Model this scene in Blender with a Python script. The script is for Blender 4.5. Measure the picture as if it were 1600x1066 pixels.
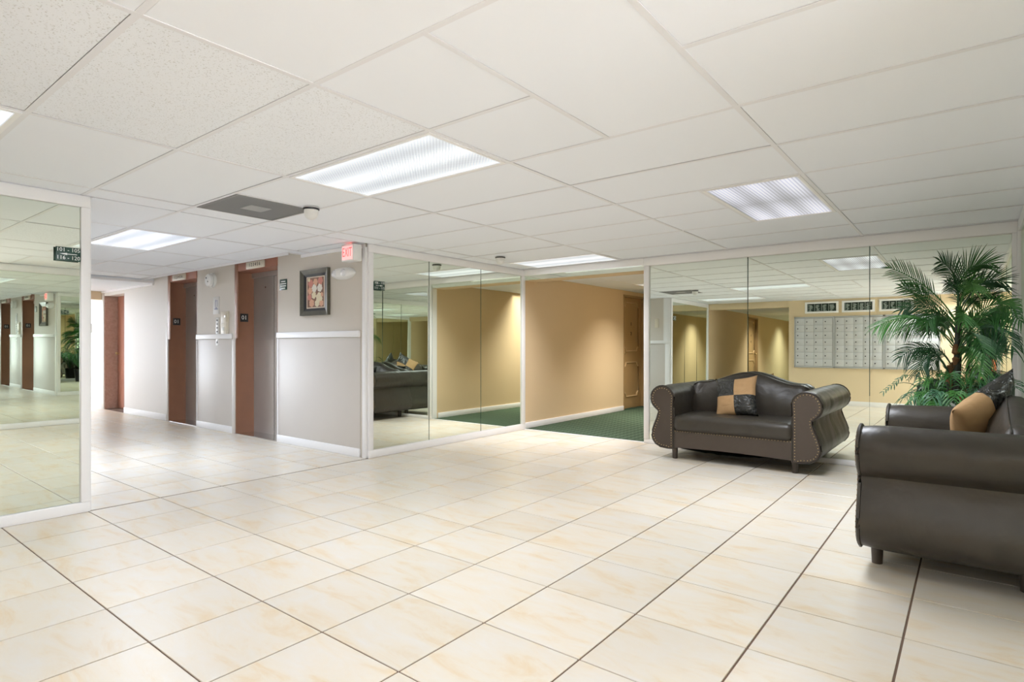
import bpy, bmesh, math, random
from mathutils import Vector, Matrix, noise
R = math.radians
C = bpy.context.scene.collection
for o in list(bpy.data.objects):
    bpy.data.objects.remove(o)

# ------------------------------------------------------------------ camera, world, exposure
cam_d = bpy.data.cameras.new('camera'); cam = bpy.data.objects.new('camera', cam_d); C.objects.link(cam)
cam.location = (0, 0, 1.12); cam.rotation_euler = (R(90), 0, R(38.077))
cam_d.sensor_width = 36; cam_d.lens = 912.6 / 1600 * 36; cam_d.shift_y = 7 / 1600; cam_d.clip_start = 0.02
sc = bpy.context.scene; sc.camera = cam
sc.view_settings.view_transform = 'Standard'; sc.view_settings.look = 'None'
sc.view_settings.gamma = 1; sc.view_settings.use_curve_mapping = False
sc.view_settings.exposure = 0.04
sc.cycles.max_bounces = 14; sc.cycles.diffuse_bounces = 6; sc.cycles.glossy_bounces = 8
sc.cycles.sample_clamp_indirect = 6; sc.cycles.blur_glossy = 0.5
W = bpy.data.worlds.new('daylight'); sc.world = W; W.use_nodes = True
W.node_tree.nodes['Background'].inputs[0].default_value = (0.84, 0.90, 1.0, 1)
W.node_tree.nodes['Background'].inputs[1].default_value = 15.0
LAMP = 0.80         # radiance of the prismatic diffusers at grazing view
WATT = 19.5         # downward light of each troffer

H = 2.127           # ceiling
XL, YE, YF, XR, YB, YC = -4.70, 3.67, 6.24, 0.335, -0.75, 1.35   # left mirrors, elevator wall, far mirror, right mirror, back wall, lobby corner
XI = lambda i: -0.775 + 0.6096 * i
YJ = lambda j: 0.6957 + 0.6096 * j

# ------------------------------------------------------------------ helpers
def tag(o, label=None, cat=None, group=None, kind=None):
    if label: o['label'] = label
    if cat: o['category'] = cat
    if group: o['group'] = group
    if kind: o['kind'] = kind
    return o

def empty(name, loc=(0, 0, 0), rz=0, parent=None):
    o = bpy.data.objects.new(name, None); C.objects.link(o)
    o.location = loc; o.rotation_euler = (0, 0, rz); o.empty_display_size = 0.1
    if parent: o.parent = parent
    return o

def box(bm, x0, x1, y0, y1, z0, z1, bev=0, seg=2):
    if x0 > x1: x0, x1 = x1, x0
    if y0 > y1: y0, y1 = y1, y0
    if z0 > z1: z0, z1 = z1, z0
    t = bmesh.new()
    bmesh.ops.create_cube(t, size=1, matrix=Matrix.Translation(((x0+x1)/2, (y0+y1)/2, (z0+z1)/2)) @ Matrix.Diagonal((x1-x0, y1-y0, z1-z0, 1)))
    if bev: bmesh.ops.bevel(t, geom=list(t.edges), offset=bev, segments=seg, profile=0.5, affect='EDGES')
    m = bpy.data.meshes.new('t'); t.to_mesh(m); t.free(); bm.from_mesh(m); bpy.data.meshes.remove(m)
    return bm

def cyl(bm, p0, p1, r0, r1=None, n=16, caps=True):
    r1 = r0 if r1 is None else r1
    p0, p1 = Vector(p0), Vector(p1); d = p1 - p0
    q = d.to_track_quat('Z', 'Y').to_matrix().to_4x4()
    bmesh.ops.create_cone(bm, cap_ends=caps, segments=n, radius1=r0, radius2=r1, depth=d.length,
                          matrix=Matrix.Translation((p0+p1)/2) @ q)
    return bm

def lathe(bm, prof, n=24, mat=Matrix()):
    rings = []
    for r, z in prof:
        rings.append([bm.verts.new(mat @ Vector((r*math.cos(2*math.pi*k/n), r*math.sin(2*math.pi*k/n), z))) for k in range(n)])
    for a, b in zip(rings, rings[1:]):
        for k in range(n):
            try: bm.faces.new((a[k], a[(k+1) % n], b[(k+1) % n], b[k]))
            except ValueError: pass
    return bm

def tube(bm, pts, r, n=8, closed=False):
    pts = [Vector(p) for p in pts]; rings = []
    for i, p in enumerate(pts):
        a = pts[i-1] if (i or closed) else p; b = pts[(i+1) % len(pts)] if (i < len(pts)-1 or closed) else p
        q = (b - a).to_track_quat('Z', 'Y'); rr = r[i] if isinstance(r, (list, tuple)) else r
        rings.append([bm.verts.new(p + q @ Vector((rr*math.cos(2*math.pi*k/n), rr*math.sin(2*math.pi*k/n), 0))) for k in range(n)])
    m = len(rings)
    for i in range(m if closed else m-1):
        a, b = rings[i], rings[(i+1) % m]
        for k in range(n): bm.faces.new((a[k], a[(k+1) % n], b[(k+1) % n], b[k]))
    if not closed:
        bm.faces.new(rings[0][::-1]); bm.faces.new(rings[-1])
    return bm

def prism(bm, poly, y0, y1):            # polygon in x,z extruded along y
    a = [bm.verts.new((x, y0, z)) for x, z in poly]; b = [bm.verts.new((x, y1, z)) for x, z in poly]
    n = len(poly)
    for k in range(n): bm.faces.new((a[k], a[(k+1) % n], b[(k+1) % n], b[k]))
    bm.faces.new(a[::-1]); bm.faces.new(b)
    bmesh.ops.recalc_face_normals(bm, faces=bm.faces)
    return bm

def mesh(name, bm, mat=None, parent=None, smooth=False, loc=None):
    bmesh.ops.recalc_face_normals(bm, faces=bm.faces)
    m = bpy.data.meshes.new(name); bm.to_mesh(m); bm.free()
    if mat: m.materials.append(mat)
    if smooth:
        for p in m.polygons: p.use_smooth = True
        if smooth != 'all':
            try: m.set_sharp_from_angle(angle=R(40))
            except Exception: pass
    o = bpy.data.objects.new(name, m); C.objects.link(o)
    if loc: o.location = loc
    if parent: o.parent = parent
    return o

def bx(name, dims, mat, parent=None, bev=0.0, smooth=False):
    return mesh(name, box(bmesh.new(), *dims, bev=bev), mat, parent, smooth or bev > 0)

def struct(name, dims, mat, label, bev=0.0):
    o = bx(name, dims, mat, None, bev); return tag(o, label, name.split('_')[0], None, 'structure')

def text(name, body, size, mat, parent=None, loc=(0, 0, 0), rot=(R(90), 0, 0), ext=0.0006, align='CENTER', space=1.0, width=None):
    cu = bpy.data.curves.new('t', 'FONT'); cu.body = body; cu.size = size; cu.extrude = ext
    cu.align_x = align; cu.align_y = 'CENTER'; cu.space_line = space; cu.resolution_u = 2
    t = bpy.data.objects.new('t', cu); C.objects.link(t)
    bpy.context.view_layer.update()
    m = bpy.data.meshes.new_from_object(t.evaluated_get(bpy.context.evaluated_depsgraph_get()))
    bpy.data.objects.remove(t); bpy.data.curves.remove(cu)
    m.materials.clear(); m.materials.append(mat)
    if width:
        w = max(v.co.x for v in m.vertices) - min(v.co.x for v in m.vertices)
        for v in m.vertices: v.co.x *= width / w
    o = bpy.data.objects.new(name, m); C.objects.link(o); o.location = loc; o.rotation_euler = rot
    if parent: o.parent = parent
    return o

def copy_tree(o, parent=None):
    c = o.copy(); C.objects.link(c); c.parent = parent
    for ch in o.children: copy_tree(ch, c)
    return c

# ------------------------------------------------------------------ materials
def mat(name, col, rough=0.6, metal=0.0, spec=0.5, bump=None, var=None, emit=None):
    m = bpy.data.materials.new(name); m.use_nodes = True; nt = m.node_tree; b = nt.nodes['Principled BSDF']
    b.inputs['Base Color'].default_value = (*col, 1); b.inputs['Roughness'].default_value = rough
    b.inputs['Metallic'].default_value = metal; b.inputs['Specular IOR Level'].default_value = spec
    if bump or var:
        tc = nt.nodes.new('ShaderNodeTexCoord')
    if bump:    # (scale, strength, distance, detail)
        n = nt.nodes.new('ShaderNodeTexNoise'); n.inputs['Scale'].default_value = bump[0]; n.inputs['Detail'].default_value = bump[3] if len(bump) > 3 else 3
        k = nt.nodes.new('ShaderNodeBump'); k.inputs['Strength'].default_value = bump[1]; k.inputs['Distance'].default_value = bump[2]
        nt.links.new(tc.outputs['Object'], n.inputs['Vector']); nt.links.new(n.outputs['Fac'], k.inputs['Height']); nt.links.new(k.outputs[0], b.inputs['Normal'])
    if var:     # (scale, colour2)
        n = nt.nodes.new('ShaderNodeTexNoise'); n.inputs['Scale'].default_value = var[0]; n.inputs['Detail'].default_value = 4
        x = nt.nodes.new('ShaderNodeMix'); x.data_type = 'RGBA'
        x.inputs[6].default_value = (*col, 1); x.inputs[7].default_value = (*var[1], 1)
        nt.links.new(tc.outputs['Object'], n.inputs['Vector']); nt.links.new(n.outputs['Fac'], x.inputs[0]); nt.links.new(x.outputs[2], b.inputs['Base Color'])
    if emit:
        b.inputs['Emission Color'].default_value = (*emit[0], 1); b.inputs['Emission Strength'].default_value = emit[1]
    return m

M = {}
M['white'] = mat('white_paint', (0.84, 0.83, 0.82), 0.45)
M['trim'] = mat('white_trim', (0.88, 0.87, 0.87), 0.35)
M['tan'] = mat('tan_wall', (0.70, 0.54, 0.335), 0.65, bump=(180, 0.12, 0.001), var=(1.5, (0.67, 0.51, 0.315)))
M['mailwall'] = mat('cream_tan_wall', (0.72, 0.58, 0.38), 0.65, bump=(180, 0.12, 0.001))
M['upper'] = mat('beige_wall', (0.62, 0.57, 0.50), 0.55, bump=(180, 0.1, 0.001))
M['panel'] = mat('wainscot', (0.60, 0.56, 0.52), 0.4, bump=(90, 0.05, 0.001), var=(3, (0.64, 0.60, 0.55)))
M['lobbywhite'] = mat('lobby_wall', (0.70, 0.66, 0.61), 0.5)
M['brown'] = mat('brown_enamel', (0.27, 0.118, 0.062), 0.45, bump=(120, 0.2, 0.002), var=(9, (0.22, 0.10, 0.055)))
M['redbrown'] = mat('red_brown_enamel', (0.33, 0.135, 0.085), 0.4)
M['rough_brown'] = mat('brown_textured', (0.55, 0.38, 0.31), 0.7, bump=(70, 0.8, 0.01), var=(30, (0.34, 0.20, 0.15)))
M['steel'] = mat('brushed_steel', (0.52, 0.50, 0.47), 0.30, 0.65, bump=(40, 0.03, 0.001))
M['dark'] = mat('dark_gap', (0.02, 0.02, 0.02), 0.6)
M['black'] = mat('black_plastic', (0.015, 0.015, 0.017), 0.35)
M['doorbrown'] = mat('tan_brown_door', (0.44, 0.29, 0.135), 0.4, bump=(30, 0.04, 0.001))
M['doorpaint'] = mat('door_frame_paint', (0.38, 0.25, 0.12), 0.45)
M['doormould'] = mat('door_moulding', (0.58, 0.41, 0.22), 0.4)
M['plastic'] = mat('white_plastic', (0.80, 0.80, 0.78), 0.3)
M['beigeplastic'] = mat('cream_plastic', (0.72, 0.66, 0.54), 0.4)
M['green'] = mat('sign_green', (0.012, 0.05, 0.035), 0.4)
M['letter'] = mat('sign_white', (0.85, 0.87, 0.84), 0.5)
M['brass'] = mat('brass', (0.55, 0.42, 0.22), 0.3, 1.0)
M['chrome'] = mat('chrome', (0.7, 0.7, 0.7), 0.15, 1.0)
M['ceil'] = mat('ceiling_tile_smooth', (0.87, 0.895, 0.94), 0.85, bump=(350, 0.05, 0.0008))
M['tee'] = mat('ceiling_tee', (0.80, 0.80, 0.825), 0.45)
M['vent'] = mat('vent_grey', (0.24, 0.24, 0.24), 0.6)
M['concrete'] = mat('outdoor_concrete', (0.5, 0.49, 0.46), 0.8)

def pinhole():
    m = mat('ceiling_tile_pinhole', (0.78, 0.77, 0.755), 0.9); nt = m.node_tree; b = nt.nodes['Principled BSDF']
    tc = nt.nodes.new('ShaderNodeTexCoord'); v = nt.nodes.new('ShaderNodeTexNoise'); v.inputs['Scale'].default_value = 150; v.inputs['Detail'].default_value = 2
    r = nt.nodes.new('ShaderNodeValToRGB'); r.color_ramp.elements[0].position = 0.33; r.color_ramp.elements[1].position = 0.40
    r.color_ramp.elements[0].color = (0.66, 0.665, 0.67, 1); r.color_ramp.elements[1].color = (0.87, 0.895, 0.935, 1)
    k = nt.nodes.new('ShaderNodeBump'); k.inputs['Strength'].default_value = 0.5; k.inputs['Distance'].default_value = 0.002
    nt.links.new(tc.outputs['Object'], v.inputs['Vector']); nt.links.new(v.outputs['Fac'], r.inputs[0]); nt.links.new(r.outputs[0], b.inputs['Base Color'])
    nt.links.new(r.outputs[0], k.inputs['Height']); nt.links.new(k.outputs[0], b.inputs['Normal'])
    return m
M['pin'] = pinhole()

def floor_tile_mat():
    m = mat('cream_ceramic_tile', (0.7, 0.6, 0.5), 0.3); nt = m.node_tree; b = nt.nodes['Principled BSDF']; L = nt.links.new
    g = nt.nodes.new('ShaderNodeNewGeometry'); oi = nt.nodes.new('ShaderNodeObjectInfo')
    mp = nt.nodes.new('ShaderNodeMapping'); mp.inputs['Scale'].default_value = (3.6, 10.5, 1); mp.inputs['Rotation'].default_value = (0, 0, R(38))
    ad = nt.nodes.new('ShaderNodeVectorMath'); ad.operation = 'MULTIPLY_ADD'; ad.inputs[1].default_value = (13, 29, 7)
    cb = nt.nodes.new('ShaderNodeCombineXYZ')
    for k in range(3): L(oi.outputs['Random'], cb.inputs[k])
    L(g.outputs['Position'], mp.inputs[0]); L(cb.outputs[0], ad.inputs[0]); L(mp.outputs[0], ad.inputs[2])
    n = nt.nodes.new('ShaderNodeTexNoise'); n.inputs['Scale'].default_value = 0.9; n.inputs['Detail'].default_value = 6; n.inputs['Roughness'].default_value = 0.65; n.inputs['Distortion'].default_value = 0.6
    r = nt.nodes.new('ShaderNodeValToRGB'); e = r.color_ramp.elements
    e[0].position = 0.30; e[0].color = (0.71, 0.675, 0.62, 1); e[1].position = 0.72; e[1].color = (0.68, 0.54, 0.355, 1)
    x = e.new(0.53); x.color = (0.71, 0.64, 0.53, 1)
    L(ad.outputs[0], n.inputs['Vector']); L(n.outputs['Fac'], r.inputs[0])
    hs = nt.nodes.new('ShaderNodeHueSaturation'); ml = nt.nodes.new('ShaderNodeMath'); ml.operation = 'MULTIPLY_ADD'; ml.inputs[1].default_value = 0.10; ml.inputs[2].default_value = 0.915
    L(oi.outputs['Random'], ml.inputs[0]); L(ml.outputs[0], hs.inputs['Value']); L(r.outputs[0], hs.inputs['Color']); L(hs.outputs[0], b.inputs['Base Color'])
    n2 = nt.nodes.new('ShaderNodeTexNoise'); n2.inputs['Scale'].default_value = 14; mr = nt.nodes.new('ShaderNodeMapRange')
    mr.inputs[3].default_value = 0.27; mr.inputs[4].default_value = 0.36; L(g.outputs['Position'], n2.inputs['Vector']); L(n2.outputs['Fac'], mr.inputs[0]); L(mr.outputs[0], b.inputs['Roughness'])
    k = nt.nodes.new('ShaderNodeBump'); k.inputs['Strength'].default_value = 0.05; k.inputs['Distance'].default_value = 0.002
    L(n.outputs['Fac'], k.inputs['Height']); L(k.outputs[0], b.inputs['Normal'])
    return m
M['tile'] = floor_tile_mat()
M['grout'] = mat('grout', (0.15, 0.095, 0.065), 0.9)

def carpet():
    m = mat('green_carpet', (0.03, 0.10, 0.06), 0.95, spec=0.1); nt = m.node_tree; b = nt.nodes['Principled BSDF']; L = nt.links.new
    tc = nt.nodes.new('ShaderNodeTexCoord'); mp = nt.nodes.new('ShaderNodeMapping'); mp.inputs['Rotation'].default_value = (0, 0, R(45)); mp.inputs['Scale'].default_value = (1, 1, 1)
    ch = nt.nodes.new('ShaderNodeTexChecker'); ch.inputs['Scale'].default_value = 14
    ch.inputs[1].default_value = (0.045, 0.070, 0.042, 1); ch.inputs[2].default_value = (0.085, 0.125, 0.080, 1)
    n = nt.nodes.new('ShaderNodeTexNoise'); n.inputs['Scale'].default_value = 300
    k = nt.nodes.new('ShaderNodeBump'); k.inputs['Strength'].default_value = 0.8; k.inputs['Distance'].default_value = 0.004
    L(tc.outputs['Object'], mp.inputs[0]); L(mp.outputs[0], ch.inputs[0]); L(ch.outputs[0], b.inputs['Base Color'])
    L(tc.outputs['Object'], n.inputs['Vector']); L(n.outputs['Fac'], k.inputs['Height']); L(k.outputs[0], b.inputs['Normal'])
    return m
M['carpet'] = carpet()

def mirror_mat(name, col):
    m = bpy.data.materials.new(name); m.use_nodes = True; nt = m.node_tree; nt.nodes.clear()
    g = nt.nodes.new('ShaderNodeBsdfGlossy'); g.inputs['Color'].default_value = (*col, 1); g.inputs['Roughness'].default_value = 0.0
    o = nt.nodes.new('ShaderNodeOutputMaterial'); nt.links.new(g.outputs[0], o.inputs[0])
    return m
M['mirror'] = mirror_mat('silvered_glass', (0.84, 0.89, 0.80))
M['glassedge'] = mat('glass_edge_green', (0.03, 0.07, 0.05), 0.25)

def leather(name, c1, c2, rough, sc_=2.5, wr=0.5):
    m = mat(name, c1, rough, spec=0.5); nt = m.node_tree; b = nt.nodes['Principled BSDF']; L = nt.links.new
    tc = nt.nodes.new('ShaderNodeTexCoord')
    n = nt.nodes.new('ShaderNodeTexNoise'); n.inputs['Scale'].default_value = sc_*3; n.inputs['Detail'].default_value = 5; n.inputs['Distortion'].default_value = 0.5
    x = nt.nodes.new('ShaderNodeMix'); x.data_type = 'RGBA'; x.inputs[6].default_value = (*c1, 1); x.inputs[7].default_value = (*c2, 1)
    v = nt.nodes.new('ShaderNodeTexVoronoi'); v.inputs['Scale'].default_value = 260
    k1 = nt.nodes.new('ShaderNodeBump'); k1.inputs['Strength'].default_value = 0.12; k1.inputs['Distance'].default_value = 0.001
    n3 = nt.nodes.new('ShaderNodeTexNoise'); n3.inputs['Scale'].default_value = sc_; n3.inputs['Detail'].default_value = 3; n3.inputs['Distortion'].default_value = 1.2
    k2 = nt.nodes.new('ShaderNodeBump'); k2.inputs['Strength'].default_value = wr; k2.inputs['Distance'].default_value = 0.03
    for t in (n, v, n3): L(tc.outputs['Object'], t.inputs['Vector'])
    L(n.outputs['Fac'], x.inputs[0]); L(x.outputs[2], b.inputs['Base Color'])
    L(n3.outputs['Fac'], k2.inputs['Height']); L(v.outputs['Distance'], k1.inputs['Height']); L(k2.outputs[0], k1.inputs['Normal']); L(k1.outputs[0], b.inputs['Normal'])
    return m
M['leather'] = leather('dark_brown_leather', (0.030, 0.024, 0.018), (0.050, 0.043, 0.032), 0.38, 3.0, 0.45)
M['vinyl'] = leather('brown_vinyl', (0.060, 0.043, 0.032), (0.072, 0.054, 0.040), 0.5, 3.0, 0.15)
M['blackleather'] = leather('crinkled_black_leather', (0.022, 0.022, 0.020), (0.05, 0.05, 0.045), 0.25, 12, 1.0)
M['suede'] = leather('tan_suede', (0.42, 0.25, 0.11), (0.50, 0.32, 0.16), 0.85, 6, 0.4)
M['leg'] = mat('dark_wood_leg', (0.05, 0.038, 0.028), 0.4)
M['underfabric'] = mat('dark_green_lining', (0.012, 0.022, 0.015), 0.9)

# ------------------------------------------------------------------ floor
def clip_tiles(xs, ys, regions, gap):
    out = []
    for a, b in zip(xs, xs[1:]):
        for c, d in zip(ys, ys[1:]):
            for (x0, x1, y0, y1) in regions:
                p, q, r, s = max(a, x0), min(b, x1), max(c, y0), min(d, y1)
                if q - p > 0.03 and s - r > 0.03: out.append((p+gap*1.35, q-gap*1.35, r+gap, s-gap))
    return out
T = 0.4482
fx = [-1.0967 + T*k for k in range(-32, 9)]; fy = [0.443 + T*k for k in range(-4, 15)]
base = bx('floor', (-14.6, 2.6, -0.85, 6.35, -0.12, -0.004), M['grout'])
tag(base, 'cream ceramic tile floor with thin dark joints', 'floor', None, 'structure')
regs = [(XL, XR, YB, YF), (XR, 2.5, YB, 1.70), (-14.5, XL, YC, YE)]
tiles = clip_tiles(fx, fy, regs, 0.0030)
tiles.sort(key=lambda t: (t[0]+t[1])**2/4 + (t[2]+t[3])**2/4)
cache = {}
stuff_bm = bmesh.new(); n_t = 0
for (a, b, c, d) in tiles:
    if n_t < 300:
        key = (round(b-a, 4), round(d-c, 4))
        if key not in cache:
            t = bmesh.new(); w, l = (b-a)/2, (d-c)/2
            box(t, -w, w, -l, l, -0.006, 0.0, bev=0.0012, seg=1)
            o = mesh('floor_tile', t, M['tile'], base); cache[key] = o.data
        else:
            o = bpy.data.objects.new('floor_tile', cache[key]); C.objects.link(o); o.parent = base
        o.location = ((a+b)/2, (c+d)/2, random.Random(n_t).uniform(-0.0003, 0.0003)); n_t += 1
    else:
        box(stuff_bm, a, b, c, d, -0.006, 0.0)
o = mesh('distant_floor_tiles', stuff_bm, M['tile'], base); o['kind'] = 'stuff'
cf = struct('floor_carpet', (XL-0.05, -2.9, YF, 13.0, -0.12, 0.006), M['carpet'], 'dark green patterned carpet running down the hallway beyond the opening'); cf['category'] = 'carpet'
cf = struct('floor_carpet', (XL-0.05, -2.95, -9.0, YB-0.05, -0.12, 0.006), M['carpet'], 'green carpet of the rear corridor seen only in the mirrors'); cf['category'] = 'carpet'
bx('threshold_strip', (XL, -2.95, YF-0.012, YF+0.012, 0.0, 0.009), M['trim'], base, 0.003)
g = struct('ground', (-30, 20, -20, 25, -0.4, -0.2), M['concrete'], 'pale concrete ground outside the entrance glass')

# ------------------------------------------------------------------ walls
TH = 0.14
def wall(name, dims, m, label): return struct(name, dims, m, label)
# left wall with the two mirror stretches
wl = wall('wall_left', (XL-TH, XL-0.004, YE+0.36, YF+0.10, 0, 2.3), M['white'], 'wall behind the three-panel mirror beside the elevators')
ws = wall('wall_left_near', (XL-TH, XL-0.004, YB-0.1, YC-0.01, 0, 2.3), M['white'], 'wall stub carrying the large mirror at the left edge'); ws['category'] = 'wall'
bx('corner_face', (XL-TH, XL-0.0, YC-0.012, YC, 0, 2.3), M['white'], ws)
hw = wall('wall_hallway_left', (XL-TH, XL+0.012, YF+0.10, 9.09, 0, 2.2), M['tan'], 'tan hallway wall left of the brown door')
bx('baseboard', (XL+0.012, XL+0.026, YF+0.02, 9.08, 0.006, 0.085), M['trim'], hw, 0.003)
bx('wall_end', (XL-TH, XL+0.012, YF+0.02, YF+0.10, 0, 2.2), M['tan'], hw)
hw2 = wall('wall_hallway_far_left', (XL-TH, XL+0.012, 9.93, 13.0, 0, 2.2), M['tan'], 'tan hallway wall beyond the brown door')
bx('lintel', (XL-TH, XL+0.012, 9.09, 9.93, 2.0, 2.2), M['tan'], hw2)
wall('wall_hallway_end', (XL-TH, -2.8, 13.0, 13.1, 0, 2.2), M['tan'], 'tan wall closing the far end of the hallway')
hr = wall('wall_hallway_right', (-2.945, -2.8, YF+0.10, 13.0, 0, 2.2), M['tan'], 'tan right-hand wall of the hallway seen in the left mirror')
bx('baseboard', (-2.959, -2.945, YF+0.12, 12.9, 0.006, 0.085), M['trim'], hr, 0.003)
# far wall
wf = wall('wall_far', (-2.945, XR+0.2, YF+0.01, YF+0.10, 0, 2.3), M['white'], 'far wall carrying the large mirror behind the loveseat')
hd = wall('wall_header', (XL+0.012, -2.945, YF+0.01, YF+0.28, 1.985, 2.3), M['tan'], 'header with a tan underside over the hallway opening')
# right wall
wr_ = wall('wall_right', (XR+0.006, XR+TH, 1.70, YF+0.1, 0, 2.3), M['white'], 'right wall carrying the mirror behind the second loveseat')
bx('end_trim', (XR-0.02, XR+TH+0.01, 1.685, 1.70, 0, H), M['trim'], wr_)
# vestibule
wall('wall_vestibule', (XR+TH, 2.6, 1.70, 1.80, 0, 2.3), M['mailwall'], 'cream wall of the entrance vestibule behind the right mirror')
# back wall
wb = wall('wall_back', (-2.98, 2.6, YB-0.10, YB, 0, 2.3), M['mailwall'], 'cream tan wall with mailboxes seen in the far mirror')
bx('baseboard', (-2.98, 2.5, YB, YB+0.014, 0, 0.095), M['trim'], wb, 0.003)
bl = wall('wall_rear_left', (XL-TH, XL+0.0, -3.85, YB-0.1, 0, 2.3), M['tan'], 'tan wall of the rear corridor before its brown door')
bl2 = wall('wall_rear_far_left', (XL-TH, XL, -9.0, -4.75, 0, 2.3), M['tan'], 'tan wall of the rear corridor beyond its brown door')
bx('lintel', (XL-TH, XL, -4.75, -3.85, 2.0, 2.3), M['tan'], bl2)
wall('wall_rear_right', (-2.98, -2.84, -9.0, YB-0.10, 0, 2.3), M['tan'], 'tan right wall of the rear corridor')
wall('wall_rear_end', (XL-TH, -2.84, -9.1, -9.0, 0, 2.3), M['tan'], 'tan wall closing the rear corridor')
wall('wall_rear_header', (XL, -2.98, YB-0.25, YB-0.02, 2.0, 2.3), M['mailwall'], 'header over the rear corridor opening')
# elevator lobby wall (faces the camera) in pieces around three recesses
D0 = 0.36
we = wall('wall_elevator', (-6.34, XL-0.03, YE, YE+D0, 0, 2.3), M['upper'], 'beige wall with framed picture right of the elevators')
wc = wall('wall_elevator_pier', (-8.40, -7.33, YE, YE+D0, 0, 2.3), M['upper'], 'beige pier between the two elevators')
ww = wall('wall_elevator_left', (-11.06, -9.33, YE, YE+D0, 0, 2.3), M['lobbywhite'], 'off white wall between the far elevator and the brown door')
wx = wall('wall_lobby_end', (-14.5, -12.0, YE, YE+D0, 0, 2.3), M['lobbywhite'], 'bright white wall at the far left end of the lobby')
wk = wall('wall_lobby_back', (-12.1, -6.2, YE+D0, YE+D0+0.06, 0, 2.3), M['dark'], 'backing wall behind the elevator recesses')
for p in (wc, we): pass
def wains(par, x0, x1, strips):
    bx('wainscot_panel', (x0, x1, YE-0.008, YE, 0.08, 1.20), M['panel'], par, 0.002)
    bx('chair_rail', (x0, x1, YE-0.024, YE, 1.205, 1.270), M['trim'], par, 0.006)
    bx('baseboard', (x0, x1, YE-0.018, YE, 0.0, 0.085), M['trim'], par, 0.005)
    for s in strips: bx('edge_strip', (s, s+0.022, YE-0.014, YE, 0.085, 1.20), M['trim'], par, 0.003)
wains(we, -6.335, -4.80, [-6.335])
wains(wc, -8.395, -7.40, [-8.395])
bx('baseboard', (-11.05, -9.40, YE-0.018, YE, 0.0, 0.095), M['trim'], ww, 0.005)
bx('baseboard', (-14.5, -12.09, YE-0.018, YE, 0.0, 0.095), M['trim'], wx, 0.005)
for par, x0, x1, z1 in ((wc, -7.40, -7.33, 1.20), (ww, -9.40, -9.33, 1.45), (wx, -12.09, -12.0, 2.05)):
    bx('corner_guard', (x0, x1, YE-0.012, YE+0.02, 0.0, z1), M['panel'], par, 0.004)
# lobby wall opposite the elevators
wo = wall('wall_lobby_near', (-12.4, XL-TH, YC-0.14, YC, 0, 2.3), M['upper'], 'grey beige wall with chair rail opposite the elevators seen in the far mirror')
bx('chair_rail', (-12.4, XL-0.02, YC, YC+0.024, 1.205, 1.270), M['trim'], wo, 0.006)
bx('wainscot_panel', (-12.4, XL-0.02, YC, YC+0.008, 0.08, 1.2), M['panel'], wo, 0.002)
bx('baseboard', (-12.4, XL-0.02, YC, YC+0.018, 0.0, 0.085), M['trim'], wo, 0.005)
wall('wall_lobby_near_end', (-14.6, -14.45, YC-0.14, YE+D0, 0, 0.12), M['trim'], 'low kerb under the end window of the lobby')

# ceiling edge over elevators, mouldings
cove = struct('trim_1', (-14.5, -5.83, 3.50, YE+0.02, 2.235, 2.30), M['trim'], 'white soffit strip above the elevators'); cove['category'] = 'trim'
bx('ceiling_edge_angle', (-9.87, -5.83, 3.492, 3.502, H-0.022, H+0.10), M['trim'], cove)
bx('step_angle', (-5.835, -5.825, 3.50, YE, H-0.004, 2.25), M['trim'], cove)
tr = struct('trim_2', (-5.83, XL-0.02, YE-0.022, YE, H-0.035, H+0.0), M['trim'], 'white moulding where the ceiling meets the picture wall'); tr['category'] = 'trim'
for par, x0, x1 in ((wc, -8.40, -7.34), (ww, -9.87, -9.34)):
    bx('wall_top_angle', (x0, x1, YE-0.02, YE, 2.195, 2.235), M['trim'], par, 0.003)
# lowered ceiling section at the far end of the lobby
low = struct('ceiling_lowered', (-12.10, -9.87, YC, YE, 2.075, 2.30), M['ceil'], 'lowered ceiling section in front of the far brown door'); low['category'] = 'ceiling'
bx('edge_angle', (-9.87, -9.86, YC, YE, 2.075, 2.11), M['trim'], low)
bx('wall_angle', (-12.1, -9.87, YE-0.02, YE-0.0, 2.045, 2.075), M['trim'], low)
fa = struct('wall_lobby_fascia', (-12.25, -12.10, YC, YE, 1.93, 2.30), M['mailwall'], 'tan fascia hanging above the bright end of the lobby')
struct('ceiling_lobby_end', (-14.5, -12.25, YC-0.1, YE, 2.10, 2.30), M['ceil'], 'white ceiling at the bright end of the lobby')

# ------------------------------------------------------------------ ceiling
slab = bx('ceiling', (-14.6, 2.6, -0.85, 6.4, 2.30, 2.38), M['white'])
tag(slab, 'suspended ceiling of white tiles in a metal grid', 'ceiling', None, 'structure')
LIGHTS = [(-4, -2, 2, 3), (-1, 0, 5, 7), (-6, -4, 8, 9), (-10, -8, 2, 3), (-6, -4, -1, 0), (0, 1.84, -2, -1)]
VENT = (-6, -5, 2, 3)
cells = []
for i in range(-16, 4, 2):
    for j in range(-3, 10):
        cells.append((i, i+2, j, j+1))
def drop(c): cells.remove(c)
for c in ((-2, 0, 1, 2), (-2, 0, 2, 3), (-2, 0, 5, 6), (-2, 0, 6, 7), (-4, -2, 2, 3), (-6, -4, 8, 9), (-10, -8, 2, 3), (-6, -4, -1, 0), (-6, -4, 2, 3), (0, 2, -2, -1)): drop(c)
cells += [(-2, -1, 1, 2), (-2, -1, 2, 3), (-1, 0, 1, 3), (-2, -1, 5, 6), (-2, -1, 6, 7), (-5, -4, 2, 3)]
PIN = {(-4, -2, 0, 1), (-4, -2, 1, 2), (-4, -2, -1, 0), (-6, -4, 0, 1) , (-4, -2, -2, -1)}
PIN.discard((-6, -4, 0, 1))
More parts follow.
